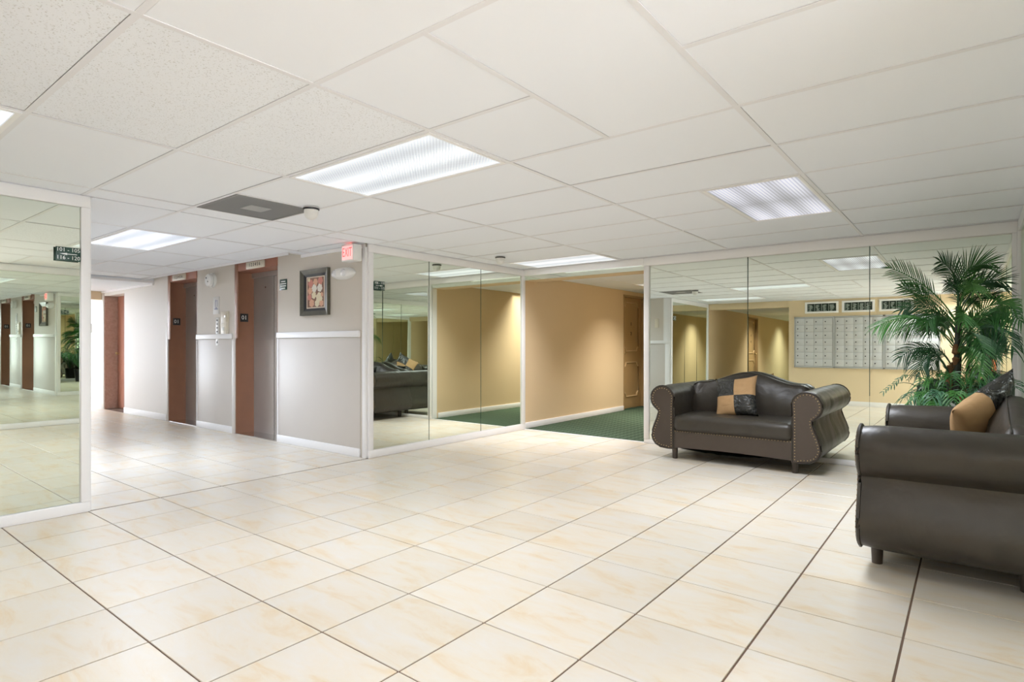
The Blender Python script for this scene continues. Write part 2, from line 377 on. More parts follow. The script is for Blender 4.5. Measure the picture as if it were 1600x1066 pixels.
cregs = [(XL+0.0, XR, YB, YF), (-9.86, XL, YC, 3.49), (-5.82, XL, 3.49, YE)]
rnd = random.Random(4)
for c in cells:
    a, b, e, f = XI(c[0]), XI(c[1]), YJ(c[2]), YJ(c[3])
    for ri, (x0, x1, y0, y1) in enumerate(cregs):
        p, q, r, s = max(a, x0), min(b, x1), max(e, y0), min(f, y1)
        if ri and q == XL and a < XL < b and y0 < 2 and max(a, x0) < XL: pass
        if q - p < 0.05 or s - r < 0.04: continue
        gx, gy = rnd.uniform(-.0018, .0018), rnd.uniform(-.0022, .0022); g1 = 0.0122
        t = bmesh.new(); box(t, p+g1+gx, q-g1+gx, r+g1+gy, s-g1+gy, H+0.0035, H+0.018)
        o = mesh('ceiling_tile', t, M['pin'] if c in PIN else M['ceil'], slab)
        dz = rnd.uniform(-0.0010, 0.0012); o.location.z = dz
# vestibule ceiling
for i in range(2, 6, 2):
    for j in range(-3, 2):
        p, q, r, s = max(XI(i), XR), min(XI(i+2), 2.5), max(YJ(j), YB), min(YJ(j+1), 1.7)
        if q - p > 0.05 and s - r > 0.05:
            bx('ceiling_tile', (p+.009, q-.009, r+.009, s-.009, H+0.0035, H+0.018), M['ceil'], slab)
bx('ceiling_strip', (XR, XI(2)+0.01, YB, 1.7, H+0.001, H+0.016), M['ceil'], slab)
# tees
def tee(x0, y0, x1, y1, w=0.012):
    if abs(x1-x0) < 0.02 and abs(y1-y0) < 0.02: return
    t = bmesh.new()
    if abs(x1-x0) < 1e-6:
        box(t, x0-w, x0+w, y0, y1, H, H+0.003); box(t, x0-0.002, x0+0.002, y0, y1, H+0.003, H+0.045)
    else:
        box(t, x0, x1, y0-w, y0+w, H+0.0004, H+0.003); box(t, x0, x1, y0-0.002, y0+0.002, H+0.003, H+0.045)
    mesh('ceiling_tee', t, M['tee'], slab)
for i in range(-14, 2, 2):
    x = XI(i)
    if x > XL: tee(x, YB, x, YF)
    else: tee(x, YC, x, 3.49 if x < -5.83 else YE)
for i, j0, j1 in ((-1, 1, 3), (-1, 5, 7), (-5, 2, 3)): tee(XI(i), YJ(j0), XI(i), YJ(j1))
for j in range(-2, 10):
    y = YJ(j)
    if not (YB < y < YF): continue
    for i in range(-16, 2, 2):
        x0, x1 = XI(i), XI(i+2)
        if y > 3.49 or y < YC: x0 = max(x0, XL)
        else: x0 = max(x0, -9.86)
        x1 = min(x1, XR)
        if x1 - x0 < 0.03: continue
        if (i, j) == (-2, 2): x1 = XI(-1)
        if (i, j) == (-2, 6): x1 = XI(-1)
        tee(x0+0.012, y, x1-0.012, y)
# perimeter angles
for d in ((XL, XL+0.02, YE, YF, H-0.001, H+0.02), (XL, XL+0.02, YB, YC, H-0.001, H+0.02), (XL, XR, YF-0.02, YF, H-0.001, H+0.02), (XR-0.02, XR, 1.7, YF, H-0.001, H+0.02),
          (-9.86, XL, YC, YC+0.02, H-0.001, H+0.02), (-2.98, 2.5, YB, YB+0.02, H-0.001, H+0.02)):
    bx('perimeter_angle', d, M['tee'], slab)

# hallway ceilings
hc = struct('ceiling_hallway', (XL-0.1, -2.85, YF+0.1, 13.05, 2.10, 2.25), M['dark'], 'lower tiled ceiling of the carpeted hallway'); hc['category'] = 'ceiling'
HZ = 2.065
for a, b in ((XL+0.012, -4.12), (-4.12, -2.945)):
    y = YF+0.28
    while y < 13.0:
        if not (a > -4.2 and 8.2 < y+0.3 < 8.9):
            bx('ceiling_tile', (a+.006, b-.006, y+.006, min(y+0.6036, 12.99), HZ+0.002, HZ+0.016), M['ceil'], hc)
        y += 0.6096
tt = bmesh.new(); box(tt, -4.132, -4.108, YF+0.28, 13.0, HZ, HZ+0.002)
mesh('ceiling_tee', tt, M['tee'], hc)
rc = struct('ceiling_rear', (XL-0.1, -2.85, -9.05, YB-0.24, 2.07, 2.25), M['ceil'], 'white ceiling of the rear corridor'); rc['category'] = 'ceiling'

# ------------------------------------------------------------------ troffers
def lens_mat(name, strength, axis, tubes, col=(0.90, 0.95, 1.0), prism_=0.25, rib=False, spots=0.0):
    m = bpy.data.materials.new(name); m.use_nodes = True; nt = m.node_tree; L = nt.links.new
    b = nt.nodes['Principled BSDF']; b.inputs['Base Color'].default_value = (0.2, 0.21, 0.23, 1); b.inputs['Roughness'].default_value = 0.35
    b.inputs['Emission Color'].default_value = (*col, 1)
    tc = nt.nodes.new('ShaderNodeTexCoord'); sp = nt.nodes.new('ShaderNodeSeparateXYZ'); L(tc.outputs['Object'], sp.inputs[0])
    across = sp.outputs[1] if axis == 'x' else sp.outputs[0]; along = sp.outputs[0] if axis == 'x' else sp.outputs[1]
    def mth(op, a, bb=None):
        n = nt.nodes.new('ShaderNodeMath'); n.operation = op
        for k, v in enumerate((a, bb)):
            if v is None: continue
            if isinstance(v, (int, float)): n.inputs[k].default_value = v
            else: L(v, n.inputs[k])
        return n.outputs[0]
    s = mth('ABSOLUTE', mth('COSINE', mth('MULTIPLY', across, math.pi*tubes/0.58)))
    s = mth('POWER', s, 2.0)
    e = mth('ADD', mth('MULTIPLY', s, 0.42), 0.72)
    if spots:
        q = mth('ABSOLUTE', mth('SINE', mth('MULTIPLY', along, math.pi/1.1)))
        e = mth('MULTIPLY', e, mth('ADD', mth('MULTIPLY', q, spots), 1-spots*0.6))
    g1 = mth('SINE', mth('MULTIPLY', across, 2*math.pi/0.022)); g2 = mth('SINE', mth('MULTIPLY', along, 2*math.pi/0.022))
    gr = g1 if rib else mth('MULTIPLY', g1, g2)
    e = mth('MULTIPLY', e, mth('ADD', mth('MULTIPLY', gr, prism_), 1.0))
    e = mth('MULTIPLY', e, strength)
    L(e, b.inputs['Emission Strength'])
    return m
LM = {'x': lens_mat('lens_long', LAMP, 'x', 2), 'cool': lens_mat('lens_cool', LAMP*1.15, 'x', 2, (0.82, 0.89, 1.0)), 'rib': lens_mat('lens_ribbed', LAMP*0.66, 'y', 3, (0.86, 0.87, 1.0), 0.3, True, 0.6),
      'warm': lens_mat('lens_hall', LAMP*0.8, 'x', 2, (1.0, 0.93, 0.80))}
def troffer(x0, x1, y0, y1, z, label, m, group='fluorescent ceiling lights', watt=1.0, col=(1.0, 0.97, 0.93), spread=140):
    t = empty('ceiling_light', ((x0+x1)/2, (y0+y1)/2, z)); tag(t, label, 'ceiling light', group)
    w, l = (x1-x0)/2-0.012, (y1-y0)/2-0.012
    f = bmesh.new(); k = 0.022
    for d in ((-w, w, -l, -l+k), (-w, w, l-k, l), (-w, -w+k, -l+k, l-k), (w-k, w, -l+k, l-k)): box(f, *d, -0.004, 0.012)
    mesh('frame', f, M['trim'], t)
    h = bmesh.new(); box(h, -w, w, -l, l, 0.06, 0.066)
    for d in ((-w, w, -l, -l+0.004), (-w, w, l-0.004, l), (-w, -w+0.004, -l, l), (w-0.004, w, -l, l)): box(h, *d, 0.012, 0.06)
    mesh('housing', h, M['trim'], t)
    mesh('diffuser', box(bmesh.new(), -w+k, w-k, -l+k, l-k, 0.002, 0.006), m, t)
    # the lens throws the tubes' light downwards in a wide cone
    ld = bpy.data.lights.new('tube_light', 'AREA'); ld.shape = 'RECTANGLE'; ld.size = 2*(w-k); ld.size_y = 2*(l-k)
    ld.energy = WATT*watt; ld.color = col; ld.spread = R(spread)
    lo = bpy.data.objects.new('tube_light', ld); C.objects.link(lo); lo.parent = t; lo.location = (0, 0, -0.006)
    return t
LB = ['large bright prismatic ceiling light above the middle of the lobby', 'ribbed ceiling light nearest the loveseats, dimmer than the others',
      'slim-looking ceiling light just in front of the hallway opening', 'cool white ceiling light in front of the elevators',
      'ceiling light cut off by the upper left edge of the photo', 'ceiling light over the mailbox wall seen in the mirror']
SPR = [140, 140, 104, 140, 140, 140]
for k, (i0, i1, j0, j1) in enumerate(LIGHTS):
    troffer(XI(i0), XI(i1), YJ(j0), YJ(j1), H, LB[k], LM[['x', 'rib', 'x', 'cool', 'x', 'x'][k]],
            watt=[0.95, 1.75, 1.2, 1.9, 0.45, 1.5][k], col=[(.86, .91, 1.0), (.88, .92, 1.0), (.94, .94, 1.0), (.72, .83, 1.0), (.89, .91, 1.0), (.88, .92, 1.0)][k], spread=SPR[k])
troffer(-4.11, -2.95, 8.19, 8.80, HZ, 'ceiling light inside the carpeted hallway near the brown door', LM['warm'], watt=2.0, col=(1, .96, .90), spread=112)
troffer(-4.4, -3.2, -4.5, -3.9, 2.07, 'ceiling light in the rear corridor seen in the mirror', LM['warm'], watt=2.0, col=(1, .96, .90), spread=112)

troffer(-4.4, -3.2, -7.4, -6.8, 2.07, 'added ceiling light brightening the deep end of the rear corridor', LM['warm'], watt=2.0, col=(.9, 1.0, .9), spread=120)  # added fixture with greenish light, lifts the dark far stretch of the rear corridor
# return vent
v = empty('ceiling_vent', (XI(-5.5), YJ(2.5), H)); tag(v, 'grey perforated return air grille in the ceiling beside a dome camera', 'vent')
w = 0.292
f = bmesh.new()
for d in ((-w, w, -w, -w+.018), (-w, w, w-.018, w), (-w, -w+.018, -w+.018, w-.018), (w-.018, w, -w+.018, w-.018)): box(f, *d, -0.003, 0.008)
mesh('frame', f, M['vent'], v)
f = bmesh.new(); n = 44
for k in range(n):
    a = -w+.018 + (2*w-.036)*k/n; box(f, a, a+0.008, -w+.018, w-.018, 0.0, 0.006)
    box(f, -w+.018, w-.018, a, a+0.008, 0.002, 0.004)
mesh('perforated_face', f, M['vent'], v)['kind'] = 'stuff'
bx('backing', (-w, w, -w, w, 0.02, 0.03), M['dark'], v)
bx('centre_plate', (-0.08, 0.08, -0.08, 0.08, -0.002, 0.004), mat('vent_light_grey', (0.33, 0.33, 0.33), 0.6, var=(12, (0.42, 0.42, 0.42))), v)

# dome cameras
for (x, y, lab) in ((-3.78, 2.45, 'white dome camera on the ceiling beside the grey vent'), (-4.18, 5.12, 'white dome camera on the ceiling near the hallway opening')):
    t = empty('dome_camera', (x, y, H)); tag(t, lab, 'camera', 'ceiling dome cameras')
    mesh('base_ring', lathe(bmesh.new(), [(0.001, 0), (0.056, 0), (0.052, -0.008), (0.001, -0.008)], 28), M['plastic'], t, True)
    mesh('dark_ring', lathe(bmesh.new(), [(0.001, -0.008), (0.058, -0.008), (0.058, -0.017), (0.001, -0.017)], 28), M['black'], t, True)
    mesh('dome', lathe(bmesh.new(), [(0.050, -0.020), (0.050, -0.048)] + [(0.048*math.cos(a*R(90)/8), -0.048-0.042*math.sin(a*R(90)/8)) for a in range(9)], 28), M['plastic'], t, 'all')

# ------------------------------------------------------------------ mirrors
def mirror(name, label, along, plane, a0, a1, seams, z0, z1, facing, tilt=0.0, posts=(True, True), fw=0.055):
    """framed mirror; along 'y' lies on x = plane, along 'x' on y = plane; facing +1 or -1 along the normal"""
    t = empty(name, (plane, (a0+a1)/2, 0) if along == 'y' else ((a0+a1)/2, plane, 0)); tag(t, label, 'mirror')
    half = (a1-a0)/2; c0 = (a0+a1)/2
    def put(nm, u0, u1, n0, n1, w0, w1, m, bev=0.0):
        d = (n0*facing, n1*facing, u0, u1, w0, w1) if along == 'y' else (u0, u1, n0*facing, n1*facing, w0, w1)
        return bx(nm, d, m, t, bev)
    put('bottom_rail', -half, half, 0, 0.030, 0.0, z0, M['trim'], 0.006)
    put('top_rail', -half, half, 0, 0.030, z1, H-0.003, M['trim'], 0.006)
    if posts[0]: put('post', -half, -half+fw, 0, 0.034, z0, z1, M['trim'], 0.006)
    if posts[1]: put('post', half-fw, half, 0, 0.034, z0, z1, M['trim'], 0.006)
    e = [a0 + (fw if posts[0] else 0)] + list(seams) + [a1 - (fw if posts[1] else 0)]
    for p, q in zip(e, e[1:]):
        hh = (z1 - z0)/2 - 0.002
        d = (-0.0025, 0.0025, (p-q)/2+0.0012, (q-p)/2-0.0012, -hh, hh) if along == 'y' else ((p-q)/2+0.0012, (q-p)/2-0.0012, -0.0025, 0.0025, -hh, hh)
        o = bx('mirror_panel', d, M['mirror'], t)
        n = 0.010
        if along == 'y': o.location = (facing*n, (p+q)/2-c0, (z0+z1)/2); o.rotation_euler = (0, tilt*facing, 0)
        else: o.location = ((p+q)/2-c0, facing*n, (z0+z1)/2); o.rotation_euler = (-tilt*facing, 0, 0)
    for s in seams: put('seam_strip', s-c0-0.003, s-c0+0.003, 0.012, 0.0145, z0, z1, M['glassedge'])
    return t
m1 = mirror('wall_mirror', 'three-panel framed wall mirror between the picture wall and the hallway', 'y', XL, YE-0.0, YF-0.0, [4.50, 5.366], 0.078, 2.045, 1, 0.0)
mirror('wall_mirror', 'tall framed wall mirror at the left edge of the photo', 'y', XL, YB, YC, [-0.07, 0.62], 0.07, 2.045, 1, R(0.25))
mirror('wall_mirror', 'large framed wall mirror behind the loveseat showing mailboxes', 'x', YF, -2.945, XR, [-1.797, -0.72], 0.05, 2.03, -1, R(-0.3), fw=0.065)
mirror('wall_mirror', 'framed wall mirror on the right wall behind the second loveseat', 'y', XR, 1.70, YF-0.035, [2.85, 3.98, 5.1], 0.07, 2.035, -1, 0.0)
hm = empty('wall_mirror', ((XL-2.945)/2, YF, 0)); tag(hm, 'narrow mirror strip across the header above the hallway opening', 'mirror')
hw_ = (-2.945-XL)/2
bx('top_rail', (-hw_, hw_, -0.030, 0.0, 2.045, H-0.003), M['trim'], hm, 0.006)
bx('mirror_panel', (-hw_+0.03, hw_, -0.012, -0.006, 1.985, 2.045), M['mirror'], hm)
bx('post', (-hw_, -hw_+0.03, -0.032, 0.012, 0.0, 2.045), M['trim'], hm, 0.006)
# corner posts
cp = bx('trim_3', (XL-0.055, XL+0.0, YE-0.02, YE+0.02, 0, H-0.03), M['trim'], None, 0.006); tag(cp, 'white corner trim at the end of the picture wall', 'trim', None, 'structure')
cp = bx('trim_4', (XL-0.10, XL-0.0, YC-0.01, YC+0.012, 0, H-0.003), M['trim'], None, 0.006); tag(cp, 'white corner trim beside the left mirror', 'trim', None, 'structure')

# signs stuck on mirrors
def dirsign(y0, y1, z0, z1, l1, l2, arrow, label):
    t = empty('direction_sign', (XL+0.038, (y0+y1)/2, (z0+z1)/2)); tag(t, label, 'sign', 'room number signs')
    w, h = (y1-y0)/2, (z1-z0)/2
    bx('plate', (0, 0.003, -w, w, -h, h), M['green'], t, 0.001)
    rot = (R(90), 0, R(90))
    text('lettering', l1, h*0.78, M['letter'], t, (0.004, 0, h*0.58), rot, width=2*w*0.9)
    text('lettering', l2, h*0.78, M['letter'], t, (0.004, 0, -h*0.56), rot, width=2*w*0.9)
    b = bmesh.new(); s = -1 if arrow == 'left' else 1
    pts = [(s*-w*0.7, -h*.05), (s*w*0.1, -h*.05), (s*w*0.1, -h*.16), (s*w*0.7, 0), (s*w*0.1, h*.16), (s*w*0.1, h*.05), (s*-w*0.7, h*.05)]
    vs = [b.verts.new((0.0042, p, q)) for p, q in pts]; b.faces.new(vs)
    mesh('arrow', b, M['letter'], t)
    return t
dirsign(1.155, 1.345-0.055, 1.675, 1.765, '101 - 105', '116 - 120', 'left', 'dark green sign 101 - 105 and 116 - 120 with arrow at the left mirror')
dirsign(3.67+0.055, 3.86, 1.675, 1.765, '106 - 110', '111 - 115', 'right', 'dark green room number sign on the mirror below the exit sign')

# ------------------------------------------------------------------ doors
def lift(name, x0, x1, label, ind_x, plate_x):
    t = empty(name, ((x0+x1)/2, YE, 0)); tag(t, label, 'elevator', None, 'structure')
    w = (x1-x0)/2; DY = 0.235
    bx('jamb', (-w, -w+0.012, -0.0, DY, 0, 2.22), M['brown'], t)
    bx('jamb', (w-0.012, w, -0.0, DY, 0, 2.22), M['brown'], t)
    bx('casing', (-w-0.0, -w+0.09, -0.014, 0.0, 1.21, 2.225), M['brown'], t, 0.003)
    hdr = bx('header', (-w, w, -0.012, DY, 2.05, 2.235), M['redbrown'], t)
    bx('header_lip', (-w, w, -0.030, -0.012, 2.185, 2.225), M['brown'], t, 0.004)
    bx('door_head', (-w+0.012, w-0.012, DY-0.03, DY, 1.99, 2.05), M['steel'], t)
    d1 = bx('door_panel', (-w+0.012, 0.0, DY, DY+0.03, 0.006, 2.0), M['steel'], t)
    bx('door_panel', (0.003, w-0.012, DY+0.006, DY+0.036, 0.006, 2.0), M['steel'], t)
    mesh('key_hole', cyl(bmesh.new(), (-w+0.30, DY-0.002, 1.86), (-w+0.30, DY+0.002, 1.86), 0.012), M['chrome'], t)
    bx('door_sill', (-w, w, 0.0, DY+0.03, 0.0, 0.006), M['chrome'], t)
    ind = empty('floor_indicator', (ind_x-(x0+x1)/2, -0.012, 2.10), 0, t)
    bx('plate', (-0.21, 0.21, -0.022, 0, -0.045, 0.04), M['beigeplastic'], ind, 0.008)
    text('numbers', '1 2 3 4 5 6', 0.06, M['dark'], ind, (0, -0.023, 0))
    pl = empty('floor_plate', (-w+0.012, 0.105, 1.475), 0, t)
    bx('plate', (0, 0.004, -0.052, 0.052, -0.052, 0.052), M['black'], pl, 0.001)
    text('number', '01', 0.075, M['letter'], pl, (0.005, 0.0, 0), (R(90), 0, R(90)))
    return t
lift('door_1', -7.33, -6.34, 'brown recessed steel elevator doorway nearest the framed picture', -6.80, 0)
lift('door_2', -9.33, -8.40, 'brown recessed steel elevator doorway farther from the framed picture', -8.92, 0)
# brown service door
t = empty('door_3', (-11.53, YE, 0)); tag(t, 'brown door in a rough brown recess at the far left of the lobby', 'door', None, 'structure')
bx('jamb', (-0.47, -0.452, 0, 0.30, 0, 2.0), M['rough_brown'], t); bx('jamb', (0.452, 0.47, 0, 0.30, 0, 2.0), M['rough_brown'], t)
bx('door_head', (-0.47, 0.47, 0.0, 0.30, 1.99, 2.30), M['lobbywhite'], t)
d = bx('door_leaf', (-0.452, 0.452, 0.20, 0.24, 0.01, 1.99), M['redbrown'], t, 0.002)
mesh('knob', lathe(bmesh.new(), [(0.001, 0.055), (0.02, 0.05), (0.028, 0.035), (0.02, 0.02), (0.01, 0.015), (0.01, 0.0), (0.03, 0.0)], 16, Matrix.Translation((-0.40, 0.20, 0.98)) @ Matrix.Rotation(R(90), 4, 'X')), M['brass'], t, 'all')

def panel_door(name, y0, y1, facing_x, label, digits):
    t = empty(name, (XL, (y0+y1)/2, 0)); tag(t, label, 'door', None, 'structure')
    w = (y1-y0)/2; n = -0.055
    for s in (-1, 1): bx('jamb', (-0.10, 0.020, s*w, s*(w-0.03), 0.006, 2.0), M['doorpaint'], t, 0.003)
    bx('door_head', (-0.10, 0.020, -w, w, 1.965, 2.0), M['doorpaint'], t, 0.003)
    bx('door_leaf', (n-0.04, n, -w+0.03, w-0.03, 0.012, 1.965), M['doorbrown'], t, 0.002)
    bx('stop', (n-0.09, n-0.045, -w, w, 0, 2.1), M['dark'], t)
    bx('door_sill', (-0.10, 0.03, -w, w, 0.0, 0.012), M['green'], t, 0.002)
    def mould(a0, a1, z0, z1, c=0.075):
        pts = []
        def arc(cy, cz, s0):
            for k in range(6):
                an = R(s0 + 90*k/5); pts.append((cy + c*math.cos(an), cz + c*math.sin(an)))
        def arcr(cy, cz, s0):
            for k in range(6):
                an = R(s0 - 90*k/5); pts.append((cy + c*math.cos(an), cz + c*math.sin(an)))
        arcr(a0, z0, 90); arcr(a1, z0, 180); arcr(a1, z1, 270); arcr(a0, z1, 0)
        b = bmesh.new(); tube(b, [(n+0.006, p, q) for p, q in pts], 0.012, 6, True)
        mesh('panel_moulding', b, M['doormould'], t, True)
    i = w-0.14
    mould(-i, i, 1.02, 1.88); mould(-i, i, 0.22, 0.82)
    for k, ch in enumerate(digits): text('number', ch, 0.085, M['black'], t, (n+0.002, 0.0, 1.50-0.17*k), (R(90), 0, R(90)), ext=0.004)
    mesh('peephole', cyl(bmesh.new(), (n, 0, 1.42), (n+0.006, 0, 1.42), 0.008), M['brass'], t)
    mesh('knob', lathe(bmesh.new(), [(0.001, 0.06), (0.022, 0.055), (0.028, 0.04), (0.02, 0.025), (0.01, 0.018), (0.01, 0.0), (0.032, 0.0)], 16, Matrix.Translation((n, -w+0.09, 0.99)) @ Matrix.Rotation(R(90), 4, 'Y')), M['brass'], t, 'all')
    return t
panel_door('door_4', 9.09, 9.93, 1, 'tan brown apartment door with notched mouldings in the hallway', '12')
panel_door('door_5', -4.75, -3.85, 1, 'tan brown apartment door in the rear corridor seen in the mirror', '11')

# entrance glazing (vestibule end, lobby end)
M['glass'] = mat('clear_glass', (1, 1, 1), 0.0)
b_ = M['glass'].node_tree.nodes['Principled BSDF']; b_.inputs['Transmission Weight'].default_value = 1.0; b_.inputs['IOR'].default_value = 1.01
def glazing(name, dims_fn, n, length, label, H_=2.1):
    t = empty(name, dims_fn[0], dims_fn[1]); tag(t, label, 'window', None, 'structure')
    bx('sill', (0, length, -0.03, 0.03, 0, 0.06), M['trim'], t); bx('head', (0, length, -0.03, 0.03, H_-0.05, H_+0.2), M['trim'], t)
    for k in range(n+1):
        x = length*k/n; bx('mullion', (max(0, x-0.03), min(length, x+0.03), -0.03, 0.03, 0.06, H_-0.05), M['trim'], t)
    for k in range(n): bx('pane', (length*k/n+0.03, length*(k+1)/n-0.03, -0.004, 0.004, 0.06, H_-0.05), M['glass'], t)
glazing('window_1', ((2.5, YB, 0), R(90)), 3, 2.45, 'entrance glazing at the end of the vestibule')
glazing('window_2', ((-14.5, YC, 0), R(90)), 3, 2.32, 'tall glazing closing the end of the lobby')
glazing('window_3', ((-14.5, YC-0.07, 0), 0), 3, 2.1, 'side glazing lighting the end of the lobby')

# ------------------------------------------------------------------ wall fittings on the elevator wall
# framed picture
t = empty('framed_picture', (-5.565, YE, 1.695)); tag(t, 'pink and cream flower print in a dark olive frame beside the elevator', 'picture')
def frame_ring(w0, h0, w1, h1, y0, y1, m, nm):
    b = bmesh.new()
    o_ = [(-w0, -h0), (w0, -h0), (w0, h0), (-w0, h0)]; i_ = [(-w1, -h1), (w1, -h1), (w1, h1), (-w1, h1)]
    A = [b.verts.new((x, y0, z)) for x, z in o_]; B = [b.verts.new((x, y1, z)) for x, z in i_]; Z = [b.verts.new((x, -0.001, z)) for x, z in o_]; Y = [b.verts.new((x, -0.001, z)) for x, z in i_]
    for k in range(4):
        l = (k+1) % 4
        b.faces.new((A[k], A[l], B[l], B[k])); b.faces.new((Z[k], Z[l], A[l], A[k])); b.faces.new((B[k], B[l], Y[l], Y[k]))
    return mesh(nm, b, m, t)
M['frame_green'] = mat('antique_olive_frame', (0.075, 0.075, 0.055), 0.35, 0.3, bump=(60, 0.2, 0.001), var=(25, (0.13, 0.12, 0.09)))
frame_ring(0.255, 0.250, 0.205, 0.200, -0.040, -0.022, M['frame_green'], 'frame')
frame_ring(0.205, 0.200, 0.170, 0.172, -0.022, -0.012, M['black'], 'inner_frame')
bx('mat_board', (-0.172, 0.172, -0.010, -0.004, -0.175, 0.175), mat('mat_cream', (0.72, 0.62, 0.50), 0.7), t)
bx('canvas', (-0.152, 0.152, -0.011, -0.010, -0.160, 0.160), mat('print_ground', (0.16, 0.08, 0.06), 0.6, var=(20, (0.30, 0.16, 0.10))), t)
pet = [mat('petal_pink', (0.62, 0.25, 0.20), 0.6), mat('petal_peach', (0.72, 0.42, 0.28), 0.6), mat('petal_cream', (0.80, 0.72, 0.52), 0.6), mat('petal_white', (0.82, 0.78, 0.70), 0.6), mat('leaf_dark', (0.08, 0.10, 0.05), 0.7)]
rn = random.Random(12)
blooms = [(-.09, .10, .05, 0), (0.0, .11, .045, 1), (.09, .12, .05, 0), (-.10, .02, .045, 1), (-.02, .045, .05, 3), (.08, .045, .05, 3), (-.11, -.05, .04, 0), (-.03, -.03, .045, 2), (.07, -.06, .065, 2), (-.07, -.115, .05, 1), (.03, -.12, .045, 2), (.11, -.12, .04, 1), (.115, -.03, .03, 1), (-.12, .14, .025, 2)]
for q, (cx, cz, r, ci) in enumerate(blooms):
    b = bmesh.new()
    for ring, (rr, npet) in enumerate(((r, 6), (r*0.6, 5), (r*0.28, 4))):
        for k in range(npet):
            an = 2*math.pi*k/npet + ring*0.5 + q; px, pz = cx + rr*0.5*math.cos(an), cz + rr*0.5*math.sin(an)
            vs = []
            for s in range(8):
                a2 = 2*math.pi*s/8; x, z = px + rr*0.48*math.cos(a2), pz + rr*0.42*math.sin(a2)
                vs.append(b.verts.new((max(-.15, min(.15, x)), -0.0113 - 0.0001*(ring*6+k), max(-.158, min(.158, z)))))
            b.faces.new(vs)
    mesh('painted_bloom', b, pet[ci], t)
# small green sign
t = empty('notice_sign', (-6.215, YE, 1.82)); tag(t, 'small dark green notice with four white lines next to the near elevator', 'sign')
bx('plate', (-0.075, 0.075, -0.004, 0, -0.062, 0.062), M['green'], t, 0.001)
for k, w in enumerate((0.045, 0.060, 0.058, 0.040)):
    o = bx('text_line', (-w, w, -0.0048, -0.0042, 0.036-0.026*k-0.006, 0.036-0.026*k+0.006), M['letter'], t)
# emergency light
t = empty('emergency_light', (-5.07, YE, 1.86)); tag(t, 'white oval emergency light unit on the wall under the exit sign', 'light')
b = bmesh.new(); n = 28
for sx, z0, y0 in ((1, 0, 0),):
    rings = []
    for k in range(7):
        f_ = k/6; s = math.cos(f_*R(80)); y = -0.075*math.sin(f_*R(90))
        rings.append([b.verts.new((0.19*s*(abs(math.cos(a))**0.9)*(1 if math.cos(a) > 0 else -1), y, 0.062*(s**0.7)*math.sin(a))) for a in [2*math.pi*q/n for q in range(n)]])
    for A, B in zip(rings, rings[1:]):
        for k in range(n): b.faces.new((A[k], A[(k+1) % n], B[(k+1) % n], B[k]))
    b.faces.new(rings[-1])
mesh('housing', b, M['plastic'], t, 'all')
for s in (-1, 1):
    mesh('lamp_head', lathe(bmesh.new(), [(0.001, 0.02), (0.03, 0.018), (0.038, 0.0), (0.034, -0.02)], 18, Matrix.Translation((s*0.075, -0.062, 0.0)) @ Matrix.Rotation(R(90), 4, 'X')), mat('lamp_lens', (0.75, 0.76, 0.78), 0.15), t, 'all')
# exit sign
t = empty('exit_sign', (-4.80, 3.56, 2.03)); tag(t, 'white box exit sign with red glowing letters at the ceiling corner', 'sign')
bx('housing', (-0.095, 0.095, -0.05, 0.05, -0.082, 0.082), M['plastic'], t, 0.006)
bx('face', (-0.082, 0.082, -0.0535, -0.050, -0.068, 0.068), mat('exit_face', (0.8, 0.62, 0.60), 0.4, emit=((1.0, 0.45, 0.45), 0.6)), t)
text('lettering', 'EXIT', 0.125, mat('exit_red', (0.8, 0.05, 0.04), 0.4, emit=((1.0, 0.10, 0.10), 1.3)), t, (0, -0.0545, 0), width=0.145)
bx('bracket', (-0.03, 0.03, -0.02, 0.02, 0.08, 0.097), M['plastic'], t)
bx('top_glow_window', (-0.06, 0.06, -0.04, -0.03, 0.0822, 0.084), mat('exit_top', (0.8, 0.3, 0.3), 0.4, emit=((1.0, 0.15, 0.12), 2.5)), t)
# smoke alarm horn
t = empty('smoke_alarm', (-7.93, YE, 1.985)); tag(t, 'round white smoke alarm on the pier between the elevators', 'alarm')
RX = Matrix.Rotation(R(90), 4, 'X')
mesh('base', lathe(bmesh.new(), [(0.095, 0), (0.095, 0.03), (0.001, 0.03)], 32, RX), M['plastic'], t, True)
mesh('body', lathe(bmesh.new(), [(0.07, 0.03), (0.085, 0.034), (0.085, 0.066), (0.078, 0.074), (0.001, 0.078)], 32, RX), M['plastic'], t, True)
for (dx, dz, r) in ((-0.035, 0.03, 0.012), (0.01, -0.02, 0.010)):
    mesh('port', cyl(bmesh.new(), (dx, -0.072, dz), (dx, -0.0785, dz), r), M['dark'], t)
# fire pictogram, call station, key strip
t = empty('fire_notice', (-7.84, YE, 1.65)); tag(t, 'pale notice with a stair pictogram below the smoke alarm', 'sign')
bx('plate', (-0.085, 0.085, -0.004, 0, -0.115, 0.115), mat('notice_pale', (0.62, 0.60, 0.57), 0.5), t, 0.001)
M['bluegrey'] = mat('notice_blue', (0.30, 0.31, 0.42), 0.6)
b = bmesh.new()
for (x0, x1, z0, z1) in ((-.03, -.015, -.02, .06), (-.02, 0.0, 0.05, 0.075), (.02, .032, -.02, .05), (.018, .036, .052, .07)): box(b, x0, x1, -0.0052, -0.004, z0, z1)
mesh('figures', b, M['bluegrey'], t)
b = bmesh.new()
for k in range(4): box(b, -0.05+0.012*k, 0.05-0.012*k, -0.0052, -0.004, -0.055+0.008*k, -0.047+0.008*k)
mesh('stairs', b, M['bluegrey'], t)
t = empty('call_station', (-7.60, YE, 1.405)); tag(t, 'cream elevator call station with key switch and button on the pier', 'panel')
bx('plate', (-0.10, 0.10, -0.012, 0, -0.155, 0.155), M['beigeplastic'], t, 0.004)
